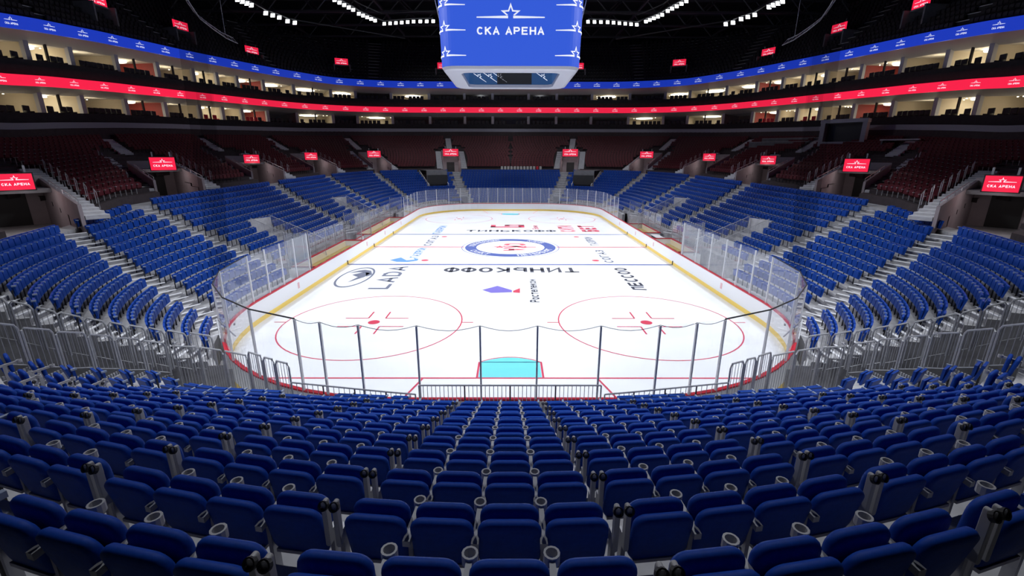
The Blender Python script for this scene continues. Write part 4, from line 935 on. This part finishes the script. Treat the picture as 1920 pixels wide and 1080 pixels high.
t = empty('white_door', (-13.7, -1.1, 0), 0, 'white gate block between the two left team benches', 'gate'); mb = MB(); mb.box((0, 0, .55), (.08, 2.0, 1.1)); mb.build('panel', 'white_panel', t); mb = MB(); mb.box((0, 0, 1.12), (.12, 2.0, .06)); mb.build('cap', 'red_cap', t)
# tall glass side frames at the bench ends
for sx, y in ((-1, -13.2), (-1, -12.9), (-1, -2.5), (-1, .25), (-1, 12.9), (1, -8.3), (1, -8.0), (1, 7.9)):
    t = empty('glass_wing', (sx*12.95, y, 0), 0, 'clear glass wing with steel posts at y end of the %s bench area, %s' % ('left' if sx < 0 else 'right', {-13.2: 'nearest', -12.9: 'second nearest', -2.5: 'third', .25: 'fourth', 12.9: 'farthest', -8.3: 'nearest', -8.0: 'second nearest', 7.9: 'farthest'}[y]), 'glass screen', 'bench wings')
    t['label'] = t['label'].replace(' at y end of', ' beside')
    for x in (.1, 1.5): mb = MB(); mb.box((sx*x, 0, 1.75), (.06, .06, 3.5)); mb.build('post', 'grey_metal', t)
    mb = MB(); mb.box((sx*.8, 0, 2.3), (1.34, .015, 2.3)); mb.build('pane', 'rink_glass', t)
    mb = MB(); mb.box((sx*.8, 0, .55), (1.36, .06, 1.08)); mb.build('panel', 'white_panel', t)
# far end: railings and steps behind the glass, two goal frames with arch openings
for sgn, sn in ((-1, 'left'), (1, 'right')):
    t = empty('far_portal', (sgn*8.6, 31.2, 0), 0, 'low dark arched tunnel mouth behind the %s of the far glass' % sn, 'tunnel', 'far end tunnels'); mb = MB(); mb.box((0, 0, 1.0), (3.6, .3, 2.0)); bw = mb.build('wall', 'concrete_dark', t)
    mb = MB(); n = 12; vs = [(1.2*math.cos(PI*k/n), -.17, .9+.7*math.sin(PI*k/n)) for k in range(n+1)]+[(-1.2, -.17, 0), (1.2, -.17, 0)]; mb.add(vs, [tuple(range(len(vs)))]); mb.build('opening', 'black_rubber', bw)
    # recess high in the far corner block
    c = side3(8.42, 10.4, sgn); p0 = side3(8.14, 7.5, sgn); p1 = side3(8.72, 7.5, sgn); q0 = side3(8.14, 13.6, sgn); q1 = side3(8.72, 13.6, sgn)
    t = empty('media_recess', (c[0], c[1], p0[2]), 0, 'wide grey media recess cut into the %s far corner of the blue seats' % sn, 'recess', 'far corner recesses'); O = Vector(t.location)
    zt_ = side_z(8.4, 14)+.3
    def wall_(a, b, z0a, z1a, z0b, z1b, nm, m, par):
        mb = MB(); a = Vector(a); b = Vector(b); d = (Vector((b.x, b.y))-Vector((a.x, a.y))).normalized(); n = Vector((-d.y, d.x, 0))*.12
        V = [(a.x, a.y, z0a), (b.x, b.y, z0b), (b.x, b.y, z1b), (a.x, a.y, z1a)]; V = [Vector(v)-O for v in V]; V += [v+n for v in V]; mb.add(V, [(0, 1, 2, 3), (7, 6, 5, 4), (0, 4, 5, 1), (1, 5, 6, 2), (2, 6, 7, 3), (3, 7, 4, 0)]); return mb.build(nm, m, par)
    wall_(p0, q0, p0[2]-.1, p0[2]+.9, q0[2], q0[2]+.9, 'side_wall', 'concrete_light', t); wall_(p1, q1, p1[2]-.1, p1[2]+.9, q1[2], q1[2]+.9, 'side_wall', 'concrete_light', t)
    m0 = side3(8.14, 8.9, sgn); m1 = side3(8.72, 8.9, sgn); wall_(m0, m1, p0[2], zt_+.55, p0[2], zt_+.55, 'front_wall', 'concrete_dark', t); wall_(q0, q1, p0[2], zt_+.55, p0[2], zt_+.55, 'back_wall', 'concrete_dark', t)
    f = .985; wall_((m0[0]*f, m0[1]*f, 0), (m1[0]*f, m1[1]*f, 0), p0[2]+.9, zt_-.2, p0[2]+.9, zt_-.2, 'window_band', 'black_rubber', t)
    mb = MB(); mb.add([Vector(v)-O for v in [(m0[0], m0[1], zt_+.56), (m1[0], m1[1], zt_+.56), (q1[0], q1[1], zt_+.56), (q0[0], q0[1], zt_+.56)]], [(0, 1, 2, 3)]); mb.build('roof_slab', 'concrete_dark', t)
# commentary booth on the right
c = tier(2.62, .80, 1); u_ = Vector(tier(2.62, .9, 1))-Vector(c); rz = math.atan2(u_.y, u_.x)
t = empty('commentary_booth', c, rz, 'grey framed commentary booth above the right red seats', 'booth')
for dy in (-2.3, 2.3): mb = MB(); mb.box((0, dy, 1.5), (1.6, .5, 3.0)); mb.build('side_pier', 'parapet', t)
mb = MB(); mb.box((0, 0, 3.15), (1.8, 5.2, .45)); mb.build('roof_beam', 'parapet', t); mb = MB(); mb.box((0, 0, .3), (1.6, 4.2, .5)); mb.build('sill', 'parapet', t); mb = MB(); mb.box((.7, 0, 1.7), (.1, 4.2, 2.4)); mb.build('dark_opening', 'black_rubber', t)
c = tier(2.05, .85, 1); t = empty('camera_platform', c, rz, 'low grey camera platform beside the commentary booth', 'platform'); mb = MB(); mb.box((0, 0, .7), (2.2, 3.6, .15)); mb.build('deck', 'concrete_light', t)
for dy in (-1.6, 1.6): mb = MB(); mb.box((0, dy, .3), (2.0, .15, .7)); mb.build('support', 'concrete_dark', t)
for k, (tt, sg) in enumerate(((.86, 3.35), (.74, 3.45))):
    c = tier(sg, tt, 1); t = empty('press_desk', c, rz+.1, 'long grey press desk in the right upper red seats, %s one' % ('upper', 'lower')[k], 'desk', 'press desks'); mb = MB(); mb.box((0, 0, .8), (.6, 8, .08)); mb.build('desk_top', 'concrete_light', t); mb = MB(); mb.box((-.28, 0, .4), (.06, 8, .8)); mb.build('front_panel', 'concrete_dark', t)
# row of cream spare chairs across the far red block foot
for k in range(13):
    x = -2.8+.60*k+1.6; p = (x+1.2-1.6, 43.4+1.55)
    mb = MB(); mb.box((0, 0, .45), (.42, .42, .06)); mb.box((0, .2, .75), (.42, .05, .5)); [mb.box((a*.18, b*.18, .21), (.03, .03, .42)) for a in (-1, 1) for b in (-1, 1)]
    o_ = mb.build('spare_chair', 'red_cap' if k == 11 else 'spare_grey', None, loc=(p[0], p[1], side_z(10, 15)+.0)); o_.rotation_euler = (0, 0, 0)
    tag(o_, '%s spare chair at the top of the far blue block, %s from the left' % ('red' if k == 11 else 'pale grey', ORD[k].replace('front', 'first')), 'chair', 'spare chairs in a row')
# ------------------------------------------------------------------ upper tier, roof, catwalk
for sx in (None,):
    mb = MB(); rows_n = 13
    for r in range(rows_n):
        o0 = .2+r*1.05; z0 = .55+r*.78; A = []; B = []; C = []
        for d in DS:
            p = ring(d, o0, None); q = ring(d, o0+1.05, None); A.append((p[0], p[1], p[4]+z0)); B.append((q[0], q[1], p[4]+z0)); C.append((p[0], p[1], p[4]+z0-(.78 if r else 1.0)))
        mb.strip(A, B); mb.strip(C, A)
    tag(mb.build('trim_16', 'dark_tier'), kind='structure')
    mb = MB()
    for r in range(1, rows_n): ring_band(mb, 4, .55+r*.78-.02, .55+r*.78+.07, .2+r*1.05-.02, .2+r*1.05+.04)
    tag(mb.build('trim_17', 'concrete_light'), kind='structure')
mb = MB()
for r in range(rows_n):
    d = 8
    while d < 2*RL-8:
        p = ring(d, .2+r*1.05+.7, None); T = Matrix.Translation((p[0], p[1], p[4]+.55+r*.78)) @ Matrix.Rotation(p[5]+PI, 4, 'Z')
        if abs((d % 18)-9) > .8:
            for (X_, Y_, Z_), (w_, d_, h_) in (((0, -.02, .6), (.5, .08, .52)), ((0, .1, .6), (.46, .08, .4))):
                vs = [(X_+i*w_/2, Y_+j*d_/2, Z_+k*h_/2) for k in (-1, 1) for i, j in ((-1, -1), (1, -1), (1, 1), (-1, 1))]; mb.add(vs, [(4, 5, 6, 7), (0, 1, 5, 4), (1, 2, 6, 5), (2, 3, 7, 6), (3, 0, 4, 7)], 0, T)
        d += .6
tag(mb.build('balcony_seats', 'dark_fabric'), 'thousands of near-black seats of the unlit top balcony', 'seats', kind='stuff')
US = [(95.0, 26.44), (75.6, 26.69), (60.8, 26.4), (49.0, 27.4), (37.2, 27.3)]
for sx, sn in ((-1, 'left'), (1, 'right')):
    for k, (d, z) in enumerate(US):
        p = ring(d, 3.2, sx); z -= .2; nm = ORD[k].replace('front', 'first')
        led_screen('led_screen', (p[0], p[1], z), p[5], 2.5, 1.3, 'red star-logo screen high in the dark balcony, %s from the far middle on the %s' % (nm, sn), group='balcony screens')
        t = empty('balcony_portal', (p[0], p[1], z-2.9), p[5], 'dark grey hatch-shaped portal under the %s %s balcony screen' % (nm, sn), 'entrance', 'balcony portals')
        for s_ in (-1, 1): mb = MB(); mb.box((s_*1.5, .6, 1.2), (.22, 3.0, 2.4)); mb.build('side_wall', 'concrete_dark', t)
        mb = MB(); mb.box((0, .9, 2.3), (3.2, 2.0, .2)); mb.build('lintel', 'concrete_dark', t); mb = MB(); mb.box((0, 1.9, 1.1), (2.8, .1, 2.2)); mb.build('doorway', 'black_rubber', t)
mb = MB(); mb.box((0, 10, 37.5), (150, 150, .4)); tag(mb.build('ceiling', 'roof'), kind='structure')
mb = MB()
for y in range(-30, 66, 8):
    for z in (31.0, 35.0): mb.box((0, y, z), (120, .35, .3))
    for x in range(-56, 57, 8): mb.tube([(x, y, 31), (x+4, y, 35)], .12, 4, caps=False); mb.tube([(x+4, y, 35), (x+8, y, 31)], .12, 4, caps=False)
for x in (-40, -21, 21, 40): mb.box((x, 17, 31.2), (.3, 96, .3))
tag(mb.build('roof_trusses', 'truss'), 'dark steel roof trusses spanning the arena above the balcony', 'truss')
# lamps on the catwalk
banks = [((-34.4, 23.0), (-33.9, 25.2), 4), ((-33.8, 28.6), (-32.9, 30.6), 3), ((-32.6, 32.4), (-31.9, 33.2), 2), ((-22.2, 23.0), (-21.2, 27.0), 5), ((-21.0, 28.7), (-19.7, 32.0), 5), ((-18.8, 33.6), (-14.2, 32.4), 6), ((-13.2, 32.3), (-11.3, 32.2), 3)]
bn = ['outermost', 'second outer', 'third outer', 'nearest inner', 'second inner', 'third inner', 'innermost']
cw = MB()
for sx, sn in ((-1, 'left'), (1, 'right')):
    pts = [(-sx*x, y, 27.5) for a, b, n in banks[3:] for x, y in (a, b)]; cw.tube(pts, .12, 5); cw.tube([(p[0], p[1], 28.4) for p in pts], .08, 5); pts = [(-sx*x, y, 27.5) for a, b, n in banks[:3] for x, y in (a, b)]; cw.tube([(-sx*-34.8, 14, 27.5)]+pts+[(-sx*-18, 44, 27.5)], .1, 5)
    for (a, b, n), nm in zip(banks, bn):
        for k in range(n):
            t_ = k/(n-1) if n > 1 else 0; x, y = a[0]+(b[0]-a[0])*t_, a[1]+(b[1]-a[1])*t_; sz = .5 if abs(x) < 30 else .6
            o_ = empty('floodlight', (-sx*x, y, 27.1), math.atan2(-y-10, sx*x)+PI/2, 'lit white floodlight, %s of the %s %s roof bank' % (ORD[k].replace('front', 'first'), nm, sn), 'floodlight', 'roof floodlights')
            mb = MB(); mb.box((0, .09, 0), (sz, .16, sz)); mb.build('housing', 'black_rubber', o_); mb = MB(); mb.box((0, -.0, -.02), (sz*.92, .04, sz*.92)); mb.build('lamp_glass', 'lamp_face', o_)
            mb = MB(); mb.tube([(0, .1, .2), (0, .1, .5)], .04, 5); mb.build('hanger', 'truss', o_)
            o_.rotation_euler = (math.radians(-22), 0, 0)
tag(cw.build('catwalk', 'truss'), 'dark catwalk pipes carrying the roof floodlights', 'catwalk')
for sx, sn in ((-1, 'left'), (1, 'right')):
    t = empty('curved_ladder_track', (-sx*-29.6, 12.8, 20), 0, 'curved grey ladder track hanging under the %s of the roof' % sn, 'track', 'curved tracks'); O = t.location
    P = [(-25.4, -1.6, 20.3), (-25.84, -.45, 20), (-27.9, 3.95, 20), (-28.94, 7.49, 20), (-29.77, 11, 20), (-29.9, 13.2, 20)]
    P = [(-sx*x-O.x, y-O.y, z-O.z) for x, y, z in P]; P = [tuple(np.interp(q, range(len(P)), [p[k] for p in P]) for k in range(3)) for q in np.linspace(0, len(P)-1, 16)]
    P2 = [(x+sx*.45, y, z+.55) for x, y, z in P]; mb = MB(); mb.tube(P, .05, 5); mb.tube(P2, .05, 5); mb.build('rail_pair', 'column', t); mb = MB()
    for a, b in zip(P, P2): mb.tube([a, b], .03, 4)
    mb.build('rungs', 'column', t); mb = MB(); mb.tube([P2[13], (P2[13][0], P2[13][1], 11)], .03, 4); mb.build('drop_rod', 'column', t)
# ------------------------------------------------------------------ scoreboard cube
CU = empty('scoreboard', (0, 0, 14.35), 0, 'huge blue four-sided video cube with white arena logo hanging over centre ice', 'scoreboard')
def rsq(h, R, n=8):
    P = []
    for qx, qy, a0 in ((1, -1, -PI/2), (1, 1, 0), (-1, 1, PI/2), (-1, -1, PI)):
        for i in range(n+1): a = a0+PI/2*i/n; P.append((qx*(h-R)+R*math.cos(a), qy*(h-R)+R*math.sin(a)))
    return P
Hc, Rc = 5.2, 1.1
def loft(rings, name, m, par, caps=False):
    mb = MB(); n = len(rings[0]); V = [p for R_ in rings for p in R_]; F = [(i*n+k, i*n+(k+1) % n, (i+1)*n+(k+1) % n, (i+1)*n+k) for i in range(len(rings)-1) for k in range(n)]; mb.add(V, F); return mb.build(name, m, par)
Z3 = lambda P, z: [(x, y, z) for x, y in P]
sp = loft([Z3(rsq(Hc, Rc), .25), Z3(rsq(Hc+.25, Rc+.2), 9.5)], 'video_screen', 'led_cube', CU)
loft([Z3(rsq(Hc, Rc), .25), Z3(rsq(Hc-.12, Rc), .07), Z3(rsq(Hc-.35, Rc), 0), Z3(rsq(Hc-1.35, .7), 0), Z3(rsq(Hc-1.35, .7), .35)], 'bottom_frame', 'bezel', CU)
ins = loft([Z3(rsq(Hc-1.4, .7), .25), Z3(rsq(Hc-1.4, .7), 1.6)], 'inner_screen', 'led_cube_dim', CU)
mb = MB(); mb.box((0, 0, 2.1), (8.0, 8.0, .2)); mb.build('inner_ceiling', 'bezel', CU)
loft([Z3(rsq(Hc-1.4, .7), 1.6), Z3(rsq(Hc-1.4, .7), 2.1)], 'inner_wall', 'bezel', CU)
mb = MB(); mb.box((.35, 3.74, .93), (3.2, .04, 1.3)); mb.build('dark_panel', 'black_rubber', CU)
# star motifs mapped round the cube: s = metres along the perimeter from the front middle
def around(s, z, off=.03):
    h = Hc+.25*(z-.25)/9.2; f = h-Rc
    if abs(s) <= f: return (s, -h-off, z)
    a = (abs(s)-f)/Rc; sg = 1 if s > 0 else -1
    if a <= PI/2: return (sg*(f+(Rc+off)*math.sin(a)), -f-(Rc+off)*math.cos(a), z)
    return (sg*(h+off), -f+(abs(s)-f-Rc*PI/2), z)
lg = MB(); k = .74; lg.add([around(x*k, 2.95+y*k*.95) for x, y in LOGO[0]], LOGO[1]); lg.build('arena_logo', 'led_white', sp)
for sg in (-1, 1):
    for z in (4.35, 2.75, 1.1):
        V, F = star2d(0, 0, .42); mb = MB(); mb.add([around(sg*4.85+x*1.15, z+y*1.25, .03) for x, y in V if True], F); mb.build('star_motif', 'led_white', sp)
for x in (-2.9, -1.9, -1.0, 3.0):
    V, F = star2d(0, 0, .26); mb = MB(); mb.add([(x+.8*a+.5*b, 3.72, .95+.9*b-.5*a) for a, b in V], F); mb.build('inner_star', 'led_white', ins)
mb = MB(); mb.box((0, 0, 9.7), (9.6, 9.6, .4)); mb.build('top_deck', 'truss', CU)
for a, b in ((-4, -4), (4, -4), (4, 4), (-4, 4)): mb = MB(); mb.tube([(a, b, 9.8), (a*1.2, b*1.2, 17)], .05, 5); mb.build('hoist_cable', 'truss', CU)
for sg in (-1, 1): mb = MB(); mb.tube([(sg*5.9, -3.4, 9), (sg*5.75, -3.4, 5.5), (sg*5.25, -3.4, 3.2)], .035, 5); mb.build('side_cable', 'column', CU)
# wall behind everything
mb = MB(); mb.box((0, 76, 18), (150, .4, 39)); mb.box((-72, 10, 18), (.4, 132, 39)); mb.box((72, 10, 18), (.4, 132, 39)); mb.box((0, -60, 18), (150, .4, 39))
tag(mb.build('wall_outer', 'roof'), kind='structure')

# dark parapet behind the top near row
mb = MB(); X = np.linspace(-13, 13, 53); A = [(x, near_y(10.5, x)-.12, near_z(10)) for x in X]; B = [(x, y, z+.72) for x, y, z in A]; mb.strip(A, B); mb.strip([(x, y-.06, z) for x, y, z in B], [(x, y-.06, z) for x, y, z in A]); mb.strip(B, [(x, y-.06, z) for x, y, z in B])
t = mb.build('parapet_panel', 'dark_tier'); tag(t, 'dark parapet panel behind the topmost near row of blue seats', 'parapet')
mb = MB(); mb.tube([(x, y-.25, z+.05) for x, y, z in B], .02, 6); [mb.tube([(x, y-.25, z+.05), (x, y-.06, z-.1)], .012, 5) for x, y, z in B[::4]]; mb.build('steel_rail', 'grey_metal', t)
